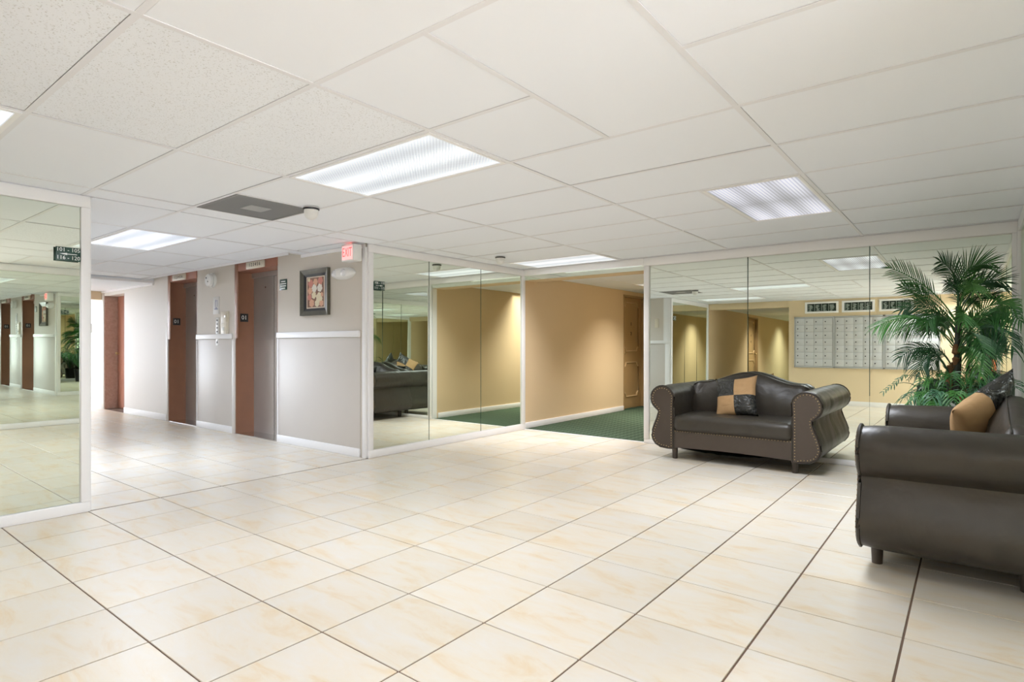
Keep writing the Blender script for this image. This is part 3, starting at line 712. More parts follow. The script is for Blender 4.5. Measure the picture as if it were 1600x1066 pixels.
bx('upper_plate', (-0.075, 0.075, -0.020, -0.012, 0.02, 0.135), M['beigeplastic'], t, 0.003)
bx('lower_plate', (-0.075, 0.075, -0.020, -0.012, -0.135, 0.0), M['beigeplastic'], t, 0.003)
mesh('key_switch', cyl(bmesh.new(), (0.045, -0.02, 0.09), (0.045, -0.028, 0.09), 0.014), M['chrome'], t)
mesh('call_button', cyl(bmesh.new(), (0, -0.02, -0.07), (0, -0.030, -0.07), 0.022, 0.020), M['letter'], t)
t = empty('key_strip', (-7.80, YE, 1.32)); tag(t, 'narrow white vertical strip with small black symbols left of the call station', 'sign')
bx('plate', (-0.035, 0.035, -0.010, 0, -0.20, 0.17), M['plastic'], t, 0.002)
for k, z in enumerate((0.13, 0.08, 0.03, -0.02)):
    bx('mark', (-0.018, 0.018, -0.0112, -0.0098, z-0.006, z+0.010), M['dark'], t)
for z in (-0.08, -0.15):
    b = bmesh.new(); b.faces.new([b.verts.new(p) for p in ((-0.02, -0.0112, z-0.02), (0.02, -0.0112, z-0.02), (0.0, -0.0112, z+0.022))]); mesh('arrow_mark', b, M['dark'], t)
t = empty('thermostat', (-4.98, YC+0.0, 1.62)); tag(t, 'small cream wall plate on the grey beige wall seen in the mirror', 'panel')
bx('plate', (-0.04, 0.04, 0, 0.02, -0.09, 0.09), M['beigeplastic'], t, 0.004)

# ------------------------------------------------------------------ mailboxes and directories on the back wall
M['aluminium'] = mat('painted_aluminium', (0.62, 0.63, 0.64), 0.35, 0.25)
M['alframe'] = mat('aluminium_trim', (0.50, 0.51, 0.52), 0.35, 0.5)
ux = [(-2.87, -2.14, 4), (-2.14, -1.29, 5), (-1.29, -0.42, 5)]
labs = ['aluminium mailbox bank nearest the rear corridor, seen in the mirror', 'middle aluminium mailbox bank seen in the mirror', 'aluminium mailbox bank farthest from the rear corridor, seen in the mirror']
for (x0, x1, nc), lab in zip(ux, labs):
    t = empty('mailbox_bank', ((x0+x1)/2, YB, 0.0)); tag(t, lab, 'mailbox', 'mailbox banks on the back wall')
    w = (x1-x0)/2; z0, z1 = 0.74, 1.78
    bx('case', (-w, w, 0.0, 0.020, z0, z1), M['alframe'], t)
    for d in ((-w, w, z0, z0+.03), (-w, w, z1-.03, z1), (-w, -w+.02, z0, z1), (w-.02, w, z0, z1)): bx('frame_bar', (d[0], d[1], 0.02, 0.034, d[2], d[3]), M['alframe'], t, 0.002)
    cw = (2*w-0.05)/nc; rh = (z1-z0-0.07)/7
    proto = None
    for r in range(7):
        for c in range(nc):
            if proto is None:
                proto = bx('mailbox_door', (-cw/2+.003, cw/2-.003, 0.02, 0.028, -rh/2+.003, rh/2-.003), M['aluminium'], t, 0.001)
                lk = mesh('lock', cyl(bmesh.new(), (-cw*0.25, 0.028, 0), (-cw*0.25, 0.034, 0), 0.011, n=10), M['dark'], proto)
                o = proto
            else:
                o = proto.copy(); C.objects.link(o); l2 = lk.copy(); C.objects.link(l2); l2.parent = o
            o.location = (-w+0.025+cw*(c+0.5), 0, z0+0.035+rh*(r+0.5))
bxs = [(-2.67, -2.06), (-2.00, -1.44), (-1.37, -0.82)]
dl = ['left directory board with white frame above the mailboxes', 'middle directory board with white frame above the mailboxes', 'right directory board with white frame above the mailboxes']
M['felt'] = mat('black_felt', (0.02, 0.035, 0.025), 0.9)
for (x0, x1), lab in zip(bxs, dl):
    t = empty('directory_board', ((x0+x1)/2, YB, 1.965)); tag(t, lab + ', seen in the mirror', 'board', 'directory boards')
    w, h = (x1-x0)/2, 0.115
    bx('felt', (-w+.04, w-.04, 0, 0.015, -h+.035, h-.035), M['felt'], t)
    for d in ((-w, w, -h, -h+.035), (-w, w, h-.035, h), (-w, -w+.04, -h+.035, h-.035), (w-.04, w, -h+.035, h-.035)): bx('frame_bar', (d[0], d[1], 0, 0.03, d[2], d[3]), M['trim'], t, 0.002)
    rn2 = random.Random(int(x0*100)); b = bmesh.new()
    ncol = 4; cwid = (2*w-.10)/ncol
    for c in range(ncol):
        xa = -w+.05+cwid*c
        box(b, xa, xa+0.006, 0.015, 0.017, -h+.04, h-.04)
        for r in range(9):
            z = -h+.045+0.0145*r; a = xa+0.02+rn2.random()*0.02; box(b, a, a+0.03+rn2.random()*(cwid-.08), 0.015, 0.0165, z, z+0.007)
    mesh('name_rows', b, mat('faint_white', (0.45, 0.5, 0.46), 0.7), t)['kind'] = 'stuff'

# ------------------------------------------------------------------ loveseats
def arm_profile(s, inset=0.0):
    pts = [(.535, .10), (.535, .50)]
    cx, cz, r = .655, .595, .127
    for k in range(15):
        a = R(170 - (170+52)*k/14); pts.append((cx + r*math.cos(a), cz + r*math.sin(a)))
    pts += [(.703, .470), (.706, .435), (.722, .385), (.745, .33), (.765, .27), (.772, .22), (.760, .175), (.73, .135), (.68, .108), (.60, .10)]
    if inset:
        c = Vector((sum(p[0] for p in pts)/len(pts), 0)); n = len(pts); out = []
        for k in range(n):
            p, q, u = Vector(pts[k-1]), Vector(pts[k]), Vector(pts[(k+1) % n]); d = (u-p).normalized(); nn = Vector((-d.y, d.x))
            out.append(tuple(q - nn*inset*(1)))
        # orient: choose side that shrinks area
        ar = lambda P: abs(sum(P[k-1][0]*P[k][1]-P[k][0]*P[k-1][1] for k in range(len(P))))
        if ar(out) > ar(pts):
            out = []
            for k in range(n):
                p, q, u = Vector(pts[k-1]), Vector(pts[k]), Vector(pts[(k+1) % n]); d = (u-p).normalized(); nn = Vector((-d.y, d.x)); out.append(tuple(q + nn*inset))
        pts = out
    return [(s*x, z) for x, z in pts]

def make_loveseat(label):
    t = empty('loveseat'); tag(t, label, 'sofa', 'studded brown leather loveseats')
    FY, BY = -0.37, 0.355
    for s in (-1, 1):
        prof = arm_profile(s); b = bmesh.new(); ny = 14; rings = []
        for j in range(ny+1):
            y = FY + 0.02 + (BY-FY-0.02)*j/ny
            k_ = 1.0
            ring = []
            for (x, z) in prof:
                edge = min(1.0, (j+0.0)/1.2) if j < 2 else 1.0
                cx, cz = s*.655, .40
                sc_ = 0.975 + 0.025*edge
                wob = 0.006*noise.noise(Vector((x*6, y*7, z*6 + s*9)))
                dx = x - cx; dz = z - cz
                ring.append(b.verts.new((cx + dx*sc_ + (wob if abs(x) > .6 else 0)*s, y, cz + dz*sc_ + wob*0.7)))
            rings.append(ring)
        n = len(prof)
        for A, B in zip(rings, rings[1:]):
            for k in range(n): b.faces.new((A[k], A[(k+1) % n], B[(k+1) % n], B[k]))
        b.faces.new(rings[0]); b.faces.new(rings[-1][::-1])
        mesh('arm', b, M['leather'], t, True)
        b = bmesh.new(); prism(b, arm_profile(s, 0.012), FY, FY+0.03)
        af = mesh('arm_front', b, M['vinyl'], t, True)
        b = bmesh.new(); tube(b, [(x, FY+0.012, z) for x, z in arm_profile(s, 0.004)], 0.009, 6, True)
        mesh('piping', b, M['leather'], af, True)
        # nailheads
        nails = bmesh.new(); P = arm_profile(s, 0.026); L_ = []
        P2 = [Vector((x, 0, z)) for x, z in P]
        acc = 0; step = 0.026
        for k in range(len(P2)):
            p, q = P2[k], P2[(k+1) % len(P2)]; d = (q-p).length
            while acc < d:
                c_ = p.lerp(q, acc/d); acc += step
                if c_.z > 0.118: bmesh.ops.create_icosphere(nails, subdivisions=1, radius=0.0055, matrix=Matrix.Translation((c_.x, FY-0.001, c_.z)) @ Matrix.Diagonal((1, .6, 1, 1)))
            acc -= d
        mesh('nailheads', nails, M['brass'], af, 'all')['kind'] = 'stuff'
    # front rail
    b = bmesh.new(); N = 16; zb = lambda x: 0.115 + 0.012*math.cos(x*math.pi/1.07)
    pts = [(-.533 + 1.066*k/N, zb(-.533+1.066*k/N)) for k in range(N+1)] + [(.533, .290), (-.533, .290)]
    prism(b, pts, FY+0.012, FY+0.06); fr = mesh('front_rail', b, M['vinyl'], t)
    nails = bmesh.new()
    for k in range(42):
        x = -.525+1.05*k/41; bmesh.ops.create_icosphere(nails, subdivisions=1, radius=0.005, matrix=Matrix.Translation((x, FY+0.011, .278)) @ Matrix.Diagonal((1, .6, 1, 1)))
    mesh('nailheads', nails, M['brass'], fr, 'all')['kind'] = 'stuff'
    bx('side_frame', (-.53, .53, FY+0.06, 0.33, 0.12, 0.285), M['vinyl'], t)
    # lining sagging under
    b = bmesh.new(); nx, nyy = 24, 8; g_ = [[b.verts.new((-.50+1.0*i/nx, FY+0.075+0.62*j/nyy, 0.118 - 0.045*math.sin(math.pi*min(1, (i+2)/nx*1.0))**0.7*(0.8+0.2*noise.noise(Vector((i*.6, j*.8, 3)))))) for j in range(nyy+1)] for i in range(nx+1)]
    for i in range(nx):
        for j in range(nyy): b.faces.new((g_[i][j], g_[i+1][j], g_[i+1][j+1], g_[i][j+1]))
    mesh('underside_lining', b, M['underfabric'], t, 'all')
    # seat cushion: rounded puffy slab
    b = bmesh.new(); box(b, -.545, .545, FY-0.020, 0.20, 0.280, 0.436, bev=0.055, seg=5)
    bmesh.ops.subdivide_edges(b, edges=[e for e in b.edges if e.calc_length() > 0.3], cuts=14, use_grid_fill=True)
    for v in b.verts:
        if v.co.z > 0.38:
            fx_ = max(0, 1-(v.co.x/.54)**4); v.co.z += 0.012*fx_*max(0, math.cos((v.co.y+0.10)*3.2)) + 0.004*noise.noise(v.co*7)
        if v.co.y < FY+0.05: v.co.y += 0.006*noise.noise(Vector((v.co.x*5, 1, v.co.z*12)))
    mesh('seat_cushion', b, M['leather'], t, 'all')
    # camel back
    def top(x):
        a = abs(x)/.56
        return .745 + 0.108*(0.5+0.5*math.cos(min(1, a*1.22)*math.pi))
    b = bmesh.new(); N = 44; rows = []
    for i in range(N+1):
        x = -.575 + 1.15*i/N; zt = top(x); ed = max(0, abs(x)-.48)/.095; zt -= 0.045*ed*ed
        wr = 0.010*noise.noise(Vector((x*16, 0, 0)))*min(1, max(0, (abs(x)-.1)/.3))
        sec = [(0.13, .40), (0.135+wr, .50), (0.150+wr, .60), (0.175, zt-.11), (0.198, zt-.045), (0.222, zt-.012), (0.252, zt), (0.290, zt-.004), (0.322, zt-.025), (0.338, zt-.06), (0.345, .62), (0.35, .45), (0.35, .16)]
        puff = 0.020*(1-(x/.6)**2)
        rows.append([b.verts.new((x, y + ed*ed*0.02 - (puff if .45 < z < zt-.05 and y < .2 else 0), z)) for y, z in sec])
    for A, B in zip(rows, rows[1:]):
        for k in range(len(A)-1): b.faces.new((A[k], A[k+1], B[k+1], B[k]))
    b.faces.new(rows[0]); b.faces.new(rows[-1][::-1])
    bk = mesh('backrest', b, M['leather'], t, 'all')
    b = bmesh.new(); tube(b, [(-.555+1.11*i/30, 0.226, top(-.555+1.11*i/30)-0.010-0.045*(max(0, abs(-.555+1.11*i/30)-.48)/.095)**2) for i in range(31)], 0.006, 6)
    mesh('piping', b, M['leather'], bk, 'all')
    for x in (-.55, .55):
        for y in (-.30, .28):
            mesh('leg', cyl(bmesh.new(), (x, y, 0.0), (x, y, 0.125), 0.024, 0.030, 18), M['leg'], t, True)
    return t
s1 = make_loveseat('dark brown leather loveseat with studded scroll arms against the far mirror')
s1.location = (-1.755, 5.87, 0)
s2 = copy_tree(s1); s2.location = (-0.075, 4.08, 0); s2.rotation_euler = (0, 0, R(-90))
s2['label'] = 'dark brown leather loveseat cut off by the right edge, its scroll arm facing us'

def pillow(label, loc, rot, size=0.43, flip=False):
    t = empty('throw_pillow', loc); t.rotation_euler = rot; tag(t, label, 'pillow', 'patchwork throw pillows')
    N = 12
    def P(u, v, side):
        a, c = abs(u), abs(v); r = max(0, (1-a**2.6))*max(0, (1-c**2.6)); th = 0.075*r**0.42
        ear = 1 + 0.07*(a*c)**3; pin = 1 - 0.05*(1-c*c)*a**3; pin2 = 1 - 0.05*(1-a*a)*c**3
        w = 0.007*noise.noise(Vector((u*4, v*5, side*3 + size)))
        return Vector((u*size/2*ear*pin, side*(th + w*r**0.4), v*size/2*ear*pin2))
    for (qx, qz, m) in ((0, 1, 'black'), (1, 1, 'tan'), (0, 0, 'tan'), (1, 0, 'black')):
        if flip: m = 'tan' if m == 'black' else 'black'
        b = bmesh.new()
        for side in (-1, 1):
            g_ = [[b.verts.new(P(-1+qx+i/N, -1+qz+j/N, side)) for j in range(N+1)] for i in range(N+1)]
            for i in range(N):
                for j in range(N): b.faces.new((g_[i][j], g_[i+1][j], g_[i+1][j+1], g_[i][j+1]))
        bmesh.ops.remove_doubles(b, verts=b.verts, dist=0.0004)
        o = mesh('patch', b, M['suede'] if m == 'tan' else M['blackleather'], t, 'all')
        o['label'] = 'tan suede patch' if m == 'tan' else 'crinkled black leather patch'
    return t
pillow('black and tan patchwork pillow leaning on the back of the far loveseat', (-1.80, 5.86, 0.615), (R(-20), R(-7), 0), 0.385)
pillow('black and tan patchwork pillow leaning in the right-hand loveseat', (0.055, 4.10, 0.70), (R(-34), R(-55), R(-90)), 0.43, True)

# ------------------------------------------------------------------ potted palm
leafm = [mat('palm_green_%d' % k, c, 0.42, spec=0.4) for k, c in enumerate([(0.026, 0.115, 0.022), (0.045, 0.17, 0.030), (0.018, 0.080, 0.026), (0.07, 0.21, 0.04), (0.05, 0.15, 0.075)])]
M['fibre'] = mat('palm_fibre', (0.20, 0.095, 0.03), 0.9, bump=(120, 0.8, 0.004), var=(40, (0.10, 0.05, 0.02)))
M['trunk'] = mat('palm_trunk', (0.025, 0.03, 0.018), 0.7, bump=(60, 0.5, 0.004))
M['stem'] = mat('palm_stem', (0.045, 0.11, 0.02), 0.5)
plant = empty('potted_palm', (-0.09, 5.60, 0)); tag(plant, 'tall green palm in a dark pot in the corner between the two loveseats', 'plant')
PO = Vector((-0.09, 5.60, 0))
mesh('pot', lathe(bmesh.new(), [(0.001, 0.0), (0.13, 0.0), (0.17, 0.34), (0.18, 0.36), (0.18, 0.40), (0.16, 0.40), (0.155, 0.36), (0.001, 0.36)], 28), M['black'], plant, True)
mesh('soil', lathe(bmesh.new(), [(0.001, 0.372), (0.08, 0.375), (0.154, 0.366)], 20), M['fibre'], plant, True)
mesh('trunk', tube(bmesh.new(), [(0, 0, .36), (0.0, 0.0, .7), (0.012, 0, .95), (0.018, 0, 1.2), (0.02, 0, 1.42)], [.022, .021, .020, .018, .014], 12), M['trunk'], plant, 'all')
for (x, y, z0, z1, r) in ((-0.035, -0.02, 0.83, 0.97, 0.024), (0.008, -0.008, 1.00, 1.13, 0.026), (0.05, -0.03, 0.62, 0.76, 0.024), (-0.05, 0.02, .55, .72, .025)):
    b = bmesh.new(); tube(b, [(x*0.6, y, z0-0.03), (x, y, z0+.02), (x, y, (z0+z1)/2), (x*0.9, y, z1)], [r*0.5, r, r*1.1, r*0.6], 10)
    for q in range(14):
        a = 2*math.pi*q/14; rr = random.Random(q).uniform(0.8, 1.4)
        p0 = Vector((x+r*math.cos(a), y+r*math.sin(a), z1-0.03)); p1 = p0 + Vector((0.02*rr*math.cos(a), 0.02*rr*math.sin(a), 0.03*rr))
        b.faces.new([b.verts.new(p) for p in (p0, p0+Vector((0.006, 0.004, 0)), p1)])
    mesh('fibre_sheath', b, M['fibre'], plant)
mesh('thin_stem', tube(bmesh.new(), [(-0.05, -0.05, .37), (-0.05, -0.05, .6), (-0.04, -0.03, .85)], [.012, .012, .01], 8), M['trunk'], plant, 'all')

frn = random.Random(21)
VIEW = Vector((-0.02, -1.0, 0.0))
def frond(p0, p1, p2, leaf_len, m, start=0.32, n=24, normal=None, droop=0.25, spread=0.62):
    p0, p1, p2 = [Vector(p) - PO for p in (p0, p1, p2)]
    c1 = p1*1.0; b = bmesh.new()
    B = lambda t: p0*(1-t)**2 + c1*2*t*(1-t) + p2*t*t
    dB = lambda t: ((c1-p0)*2*(1-t) + (p2-c1)*2*t).normalized()
    K = 12; tube(b, [B(k/K) for k in range(K+1)], [0.0055*(1-0.75*k/K)+0.0008 for k in range(K+1)], 5)
    nrm = (normal or Vector((0.1, -0.75, 0.65))).normalized()
    for k in range(n):
        t = start + (1-start)*(k/(n-1))**0.95; o = B(t); tg = dB(t); sd = tg.cross(nrm).normalized()
        L_ = leaf_len*(0.55+0.45*math.sin(math.pi*min(1, 0.15+0.85*(k/(n-1)))))*(1.0 if k < n-3 else 0.75)
        for s in (-1, 1):
            d = (sd*s*(spread + frn.uniform(-.08, .08)) + tg*(0.78 if k < n-2 else 1.4) + nrm*frn.uniform(0.0, 0.18)).normalized()
            LL = L_*frn.uniform(0.85, 1.12); wd = 0.0030 + 0.0022*leaf_len/0.2
            side = d.cross(nrm).normalized(); prev = None; SEG = 4
            for q in range(SEG+1):
                f = q/SEG; c = o + d*LL*f + Vector((0, 0, -1))*droop*LL*f*f
                ww = wd*(0.55+1.4*f-1.95*f*f+0.0) if q < SEG else 0.0003
                ww = max(ww, 0.0004)
                cur = (b.verts.new(c - side*ww), b.verts.new(c + nrm*ww*-0.5), b.verts.new(c + side*ww))
                if prev:
                    b.faces.new((prev[0], prev[1], cur[1], cur[0])); b.faces.new((prev[1], prev[2], cur[2], cur[1]))
                prev = cur
    for v in b.verts: v.co.x = min(v.co.x, 0.285-PO.x); v.co.y = min(v.co.y, 6.185-PO.y)
    me = mesh('frond', b, m, plant)
    return me
g0, g1, g2, g3, g4 = leafm
NV = Vector((0.35, -0.9, 0.3))
FR = [
 ((-0.08, 5.6, 1.30), (-0.20, 5.5, 1.58), (-0.49, 5.40, 1.73), .17, g0, .42, 20, NV, .10),
 ((-0.08, 5.6, 1.27), (-0.23, 5.55, 1.52), (-0.42, 5.5, 1.58), .14, g0, .5, 16, NV, .10),
 ((-0.07, 5.6, 1.38), (-0.09, 5.62, 1.78), (0.13, 5.55, 1.72), .21, g0, .22, 26, NV, .15),
 ((-0.07, 5.6, 1.38), (-0.05, 5.5, 1.68), (-0.17, 5.35, 1.74), .20, g2, .25, 22, NV, .25),
 ((-0.07, 5.6, 1.36), (0.00, 5.45, 1.70), (0.03, 5.25, 1.50), .18, g3, .25, 22, NV, .25),
 ((-0.07, 5.6, 1.36), (0.05, 5.6, 1.66), (0.20, 5.55, 1.58), .19, g2, .3, 20, NV, .2),
 ((-0.09, 5.6, 1.25), (-0.25, 5.55, 1.50), (-0.42, 5.5, 1.40), .16, g2, .3, 20, NV, .35),
 ((-0.09, 5.58, 1.22), (-0.17, 5.40, 1.45), (-0.25, 5.25, 1.28), .17, g0, .25, 20, NV, .35),
 ((-0.09, 5.6, 1.10), (-0.28, 5.4, 1.45), (-0.56, 5.3, 1.27), .20, g1, .38, 22, Vector((0.1, -.6, .8)), .55),
 ((-0.12, 5.57, 0.90), (-0.23, 5.45, 1.22), (-0.42, 5.4, 1.03), .16, g2, .35, 18, NV, .45),
 ((-0.12, 5.57, 0.90), (-0.24, 5.4, 1.20), (-0.30, 5.3, 0.90), .16, g2, .3, 18, NV, .4),
 ((-0.07, 5.6, 1.10), (0.14, 5.5, 1.52), (0.27, 5.15, 1.28), .25, g0, .3, 24, Vector((0.1, -.7, .7)), .5),
 ((-0.06, 5.6, 1.10), (0.12, 5.4, 1.40), (0.23, 5.15, 1.10), .22, g2, .3, 22, Vector((0.3, -.8, .5)), .5),
 ((-0.06, 5.6, 1.20), (0.10, 5.45, 1.50), (0.24, 5.3, 1.38), .22, g1, .25, 22, NV, .4),
 ((-0.07, 5.58, 1.07), (0.01, 5.3, 1.36), (0.08, 5.08, 1.05), .21, g0, .25, 24, NV, .3),
 ((-0.06, 5.58, 1.07), (0.0, 5.35, 1.20), (0.06, 5.15, 0.92), .17, g3, .3, 20, NV, .3),
 ((-0.07, 5.58, 1.22), (-0.04, 5.35, 1.46), (-0.03, 5.15, 1.28), .17, g1, .25, 22, NV, .3),
 ((-0.06, 5.60, 1.05), (0.03, 5.5, 1.15), (0.16, 5.4, 1.06), .20, g2, .2, 20, NV, .3),
 ((-0.07, 5.62, 1.15), (0.02, 5.85, 1.45), (0.10, 6.02, 1.25), .20, g1, .3, 20, NV, .3),
 ((-0.10, 5.62, 1.15), (-0.2, 5.85, 1.45), (-0.28, 6.02, 1.25), .20, g0, .3, 20, NV, .3),
]
for fdef in FR: frond(*fdef)
# broad undergrowth plant in front of the palm: drooping strap leaves
under = empty('potted_fern', (-0.10, 5.33, 0)); tag(under, 'low bushy green plant with drooping strap leaves under the palm', 'plant')
mesh('pot', lathe(bmesh.new(), [(0.001, 0.0), (0.10, 0.0), (0.13, 0.30), (0.14, 0.34), (0.12, 0.34), (0.115, 0.30), (0.001, 0.30)], 24), M['black'], under, True)
UO = Vector((-0.10, 5.33, 0))
def spray(p0, p1, p2, leaf_len, m, n, droop, start=0.15, wide=0.009):
    p0, p1, p2 = [Vector(p) - UO for p in (p0, p1, p2)]; b = bmesh.new()
    B = lambda t: p0*(1-t)**2 + p1*2*t*(1-t) + p2*t*t
    tube(b, [B(k/10) for k in range(11)], [0.005*(1-0.08*k) for k in range(11)], 5)
    for k in range(n):
        t = start + (1-start)*k/(n-1); o = B(t); a = frn.uniform(0, 2*math.pi)
        for s in (-1, 1):
            tg = ((p1-p0)*2*(1-t) + (p2-p1)*2*t).normalized(); sd = tg.cross(Vector((0, -.6, .8))).normalized()*s
            d = (sd*0.7 + tg*0.7 + Vector((frn.uniform(-.3, .3), frn.uniform(-.3, .3), .1+frn.uniform(-.25, .25)))).normalized(); LL = leaf_len*frn.uniform(.8, 1.15); side = d.cross(Vector((0, -.8, .6))).normalized(); prev = None
            for q in range(6):
                f = q/5; c = o + d*LL*f*(1-0.35*f) + Vector((0, 0, -1))*droop*LL*f*f
                ww = wide*max(0.05, math.sin(math.pi*(0.12+0.86*f)))
                cur = (b.verts.new(c - side*ww), b.verts.new(c + side*ww))
                if prev: b.faces.new((prev[0], prev[1], cur[1], cur[0]))
                prev = cur
    for v in b.verts: v.co.x = min(v.co.x, 0.285-UO.x)
    mesh('frond', b, m, under)
base_u = (-0.10, 5.33, 0.33)
US = [((-0.25, 5.25, 0.92), (-0.36, 5.15, 0.74), .17, g4, 12, 1.0), ((-0.20, 5.15, 0.92), (-0.30, 5.00, 0.74), .17, g1, 12, 1.0), ((-0.13, 5.1, 0.94), (-0.20, 4.96, 0.76), .17, g4, 12, .9),
      ((-0.05, 5.1, 0.95), (-0.08, 4.95, 0.76), .16, g1, 12, .7), ((0.02, 5.15, 0.93), (0.04, 5.0, 0.76), .16, g4, 12, .6), ((0.10, 5.2, 0.96), (0.15, 5.05, 0.78), .17, g2, 12, .5),
      ((0.14, 5.3, 1.00), (0.24, 5.15, 0.84), .17, g2, 12, .5), ((0.08, 5.4, 1.02), (0.20, 5.42, 0.86), .16, g4, 12, .4), ((-0.02, 5.3, 1.02), (0.03, 5.18, 0.88), .17, g0, 12, .4),
      ((-0.12, 5.3, 1.04), (-0.10, 5.12, 0.90), .17, g0, 12, .5), ((-0.20, 5.3, 1.00), (-0.27, 5.2, 0.84), .16, g1, 12, .6),
      ((-0.02, 5.05, 0.82), (0.02, 4.92, 0.72), .15, g4, 10, .3), ((-0.15, 5.05, 0.82), (-0.20, 4.92, 0.70), .15, g1, 10, .5), ((0.14, 5.1, 0.85), (0.20, 4.98, 0.76), .15, g2, 10, .4)]
for p1, p2, ll, m, n, dr in US: spray(base_u, p1, p2, ll, m, n+10, dr*0.9, wide=.0040)
for p1, p2 in (((-0.30, 5.2, 1.00), (-0.50, 5.1, 0.78)), ((-0.26, 5.2, 1.04), (-0.42, 5.1, 0.86))):
    spray((-0.12, 5.33, .5), p1, p2, .05, g2, 6, .3, .8, .004)
fl_b = bmesh.new()
for k in range(7):
    c = Vector((-0.02+0.03*math.cos(k*2.4)*1.2-0.0, -0.36+0.02*math.sin(k*3), 0.715+0.012*math.sin(k*5)))
    for q in range(5):
        a = 2*math.pi*q/5; fl_b.faces.new([fl_b.verts.new(c + Vector((0.008*math.cos(a+d_)*r_, -0.002*r_, 0.008*math.sin(a+d_)*r_))) for r_, d_ in ((0, 0), (1, -.5), (1.3, 0), (1, .5))])
mesh('white_blossoms', fl_b, M['letter'], under)['kind'] = 'stuff'

# ------------------------------------------------------------------ photographer's tripod and camera, and the photographer (seen only in the mirrors)
t = empty('tripod', (0.0, -0.10, 0)); tag(t, 'black camera tripod standing before the mailbox wall, seen in the mirror', 'tripod')
for k in range(3):
    a = R(38+90+120*k); p = Vector((0.30*math.cos(a), 0.30*math.sin(a), 0.012)); q = Vector((0.025*math.cos(a), 0.025*math.sin(a), 0.86))
    lg = mesh('leg', tube(bmesh.new(), [p, p.lerp(q, .45), p.lerp(q, .46), q], [.010, .010, .015, .015], 10), M['black'], t, True)
mesh('centre_column', cyl(bmesh.new(), (0, 0, 0.62), (0, 0, 1.02), 0.013), M['black'], t, True)
mesh('head', box(bmesh.new(), -.03, .03, -.03, .03, 1.0, 1.05, bev=0.006), M['black'], t, True)
t = empty('camera_body', (0.0, -0.10, 1.05), R(38.077)); tag(t, 'black camera mounted on the tripod, seen in the mirror', 'camera')
mesh('body', box(bmesh.new(), -.065, .065, -.035, .025, 0.0, 0.10, bev=0.008), M['black'], t, True)
mesh('lens', cyl(bmesh.new(), (0, 0.025, 0.055), (0, 0.065, 0.055), 0.034, n=24), M['black'], t, True)
mesh('viewfinder', box(bmesh.new(), -.025, .025, -.03, .02, 0.10, 0.125, bev=0.006), M['black'], t, True)

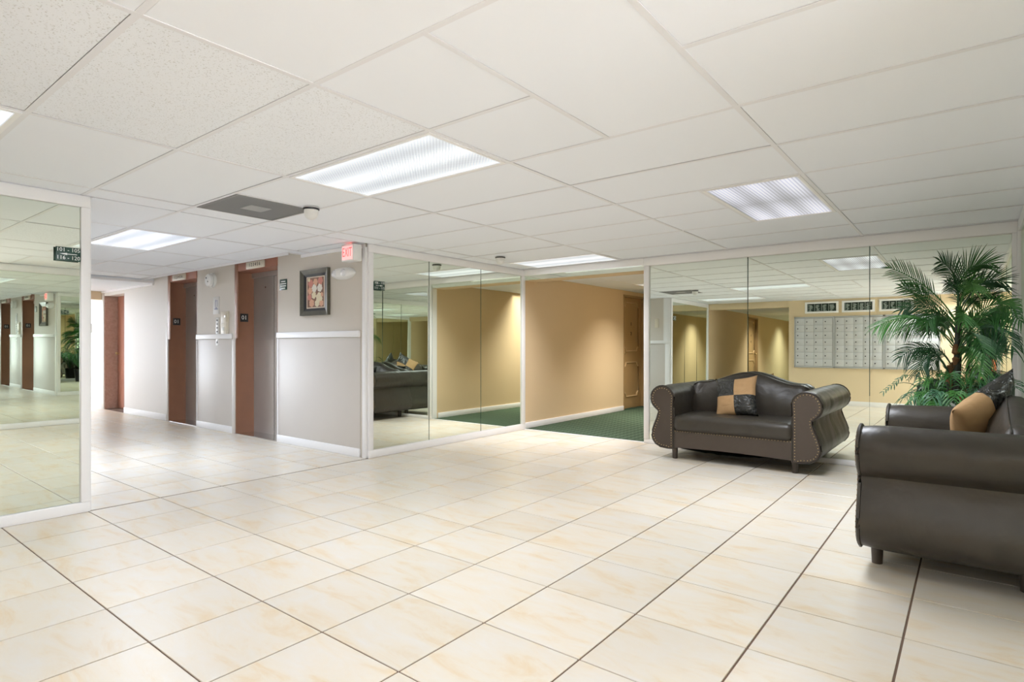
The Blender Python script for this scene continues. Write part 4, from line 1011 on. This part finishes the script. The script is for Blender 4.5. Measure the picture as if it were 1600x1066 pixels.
def person(loc, rz):
    t = empty('person', loc, rz); tag(t, 'person in a dark shirt and orange shorts standing behind the tripod, seen in the mirror', 'person')
    skin = mat('skin', (0.45, 0.26, 0.18), 0.55); shirt = mat('dark_shirt', (0.03, 0.035, 0.035), 0.85); shorts = mat('orange_shorts', (0.55, 0.15, 0.06), 0.8); hair = mat('hair', (0.02, 0.015, 0.01), 0.7)
    def skinned(name, verts, edges, radii, m, lv=2, parent=t, root=0):
        me = bpy.data.meshes.new(name); me.from_pydata(verts, edges, []); me.materials.append(m)
        o = bpy.data.objects.new(name, me); C.objects.link(o); o.parent = parent
        sk = o.modifiers.new('s', 'SKIN')
        if not me.skin_vertices: me.attributes.new if False else None
        bpy.context.view_layer.update()
        for i, r in enumerate(radii):
            sv = me.skin_vertices[0].data[i]; sv.radius = r if isinstance(r, tuple) else (r, r); sv.use_root = (i == root)
        sb = o.modifiers.new('u', 'SUBSURF'); sb.levels = lv; sb.render_levels = lv
        dg = bpy.context.evaluated_depsgraph_get(); nm = bpy.data.meshes.new_from_object(o.evaluated_get(dg))
        o.modifiers.clear(); o.data = nm
        for p in nm.polygons: p.use_smooth = True
        return o
    V = [(0, 0, .93), (0, 0, 1.08), (0, 0.01, 1.25), (0, 0.01, 1.40), (0, 0, 1.48), (0, -.01, 1.55),
         (.09, 0, .86), (.10, -.01, .48), (.10, .01, .09), (.10, -.10, .03),
         (-.09, 0, .86), (-.10, -.01, .48), (-.10, .01, .09), (-.10, -.10, .03),
         (.17, .01, 1.40), (.22, .03, 1.13), (.17, -.12, .98), (.13, -.19, 1.00),
         (-.17, .01, 1.40), (-.22, .03, 1.13), (-.17, -.12, .98), (-.13, -.19, 1.00)]
    Ed = [(0, 1), (1, 2), (2, 3), (3, 4), (4, 5), (0, 6), (6, 7), (7, 8), (8, 9), (0, 10), (10, 11), (11, 12), (12, 13), (3, 14), (14, 15), (15, 16), (16, 17), (3, 18), (18, 19), (19, 20), (20, 21)]
    Rr = [(.13, .10), (.12, .09), (.14, .10), (.13, .09), .05, .05, .085, .055, .038, .03, .085, .055, .038, .03, .055, .042, .03, .028, .055, .042, .03, .028]
    try:
        body = skinned('body', V, Ed, Rr, skin)
        skinned('shirt', [(0, 0, .84), (0, 0, 1.08), (0, .01, 1.25), (0, .01, 1.39), (.175, .01, 1.39), (.215, .025, 1.20), (-.175, .01, 1.39), (-.215, .025, 1.20), (0, .008, 1.46)],
                [(0, 1), (1, 2), (2, 3), (3, 4), (4, 5), (3, 6), (6, 7), (3, 8)], [(.175, .14), (.155, .12), (.17, .13), (.155, .11), .070, .064, .070, .064, (.075, .07)], shirt)
        sb_ = bmesh.new(); lathe(sb_, [(.125, 1.01), (.145, .97), (.158, .90), (.163, .85), (.13, .79), (.02, .77)], 28, Matrix.Diagonal((1, .76, 1, 1)))
        for sx in (-1, 1): tube(sb_, [(sx*.075, 0, .86), (sx*.085, 0, .78), (sx*.098, 0, .68), (sx*.104, 0, .57)], [.080, .094, .096, .100], 18)
        mesh('shorts', sb_, shorts, t, 'all')
        hd_ = bmesh.new(); bmesh.ops.create_uvsphere(hd_, u_segments=24, v_segments=16, radius=0.1, matrix=Matrix.Translation((0, -.015, 1.645)) @ Matrix.Diagonal((.78, .95, 1.15, 1)))
        for v in hd_.verts:
            d = v.co - Vector((0, -.015, 1.645))
            if d.y < -.06 and abs(d.x) < .018 and -.035 < d.z < .02: v.co.y -= 0.018
            if d.z < -.06: v.co.x *= .85
        mesh('head', hd_, skin, t, 'all')
        hh = bmesh.new(); bmesh.ops.create_uvsphere(hh, u_segments=20, v_segments=12, radius=0.107, matrix=Matrix.Translation((0, .005, 1.665)) @ Matrix.Diagonal((.80, .95, 1.1, 1)))
        bmesh.ops.bisect_plane(hh, geom=hh.verts[:]+hh.edges[:]+hh.faces[:], plane_co=(0, -.03, 1.66), plane_no=(0, -.9, -.5), clear_outer=True)
        mesh('hair', hh, hair, t, 'all')
        for s in (-1, 1):
            mesh('eye', lathe(bmesh.new(), [(0.001, .008), (.006, .006), (.009, 0)], 10, Matrix.Translation((s*.028, -.098, 1.65)) @ Matrix.Rotation(R(90), 4, 'X')), M['black'], t, 'all')
            mesh('shoe', box(bmesh.new(), s*.10-.045, s*.10+.045, -.19, .07, 0.0, .075, bev=.02), M['black'], t, True)
            for q in range(5):
                x0 = s*.13 - s*0.012*(q-2); L_ = (.05, .07, .075, .07, .055)[q] if True else 0
                st = Vector((x0, -.20, 1.0)); skin_pts = [st, st+Vector((0, -L_*.55, .004)), st+Vector((-s*.004, -L_*.9, -.014))]
                mesh('finger', tube(bmesh.new(), skin_pts, [.009, .008, .006], 7), skin, body, 'all')
    except Exception as ex:
        print('person failed', ex)
person((0.41, -0.42, 0), R(180))
bpy.context.view_layer.update()
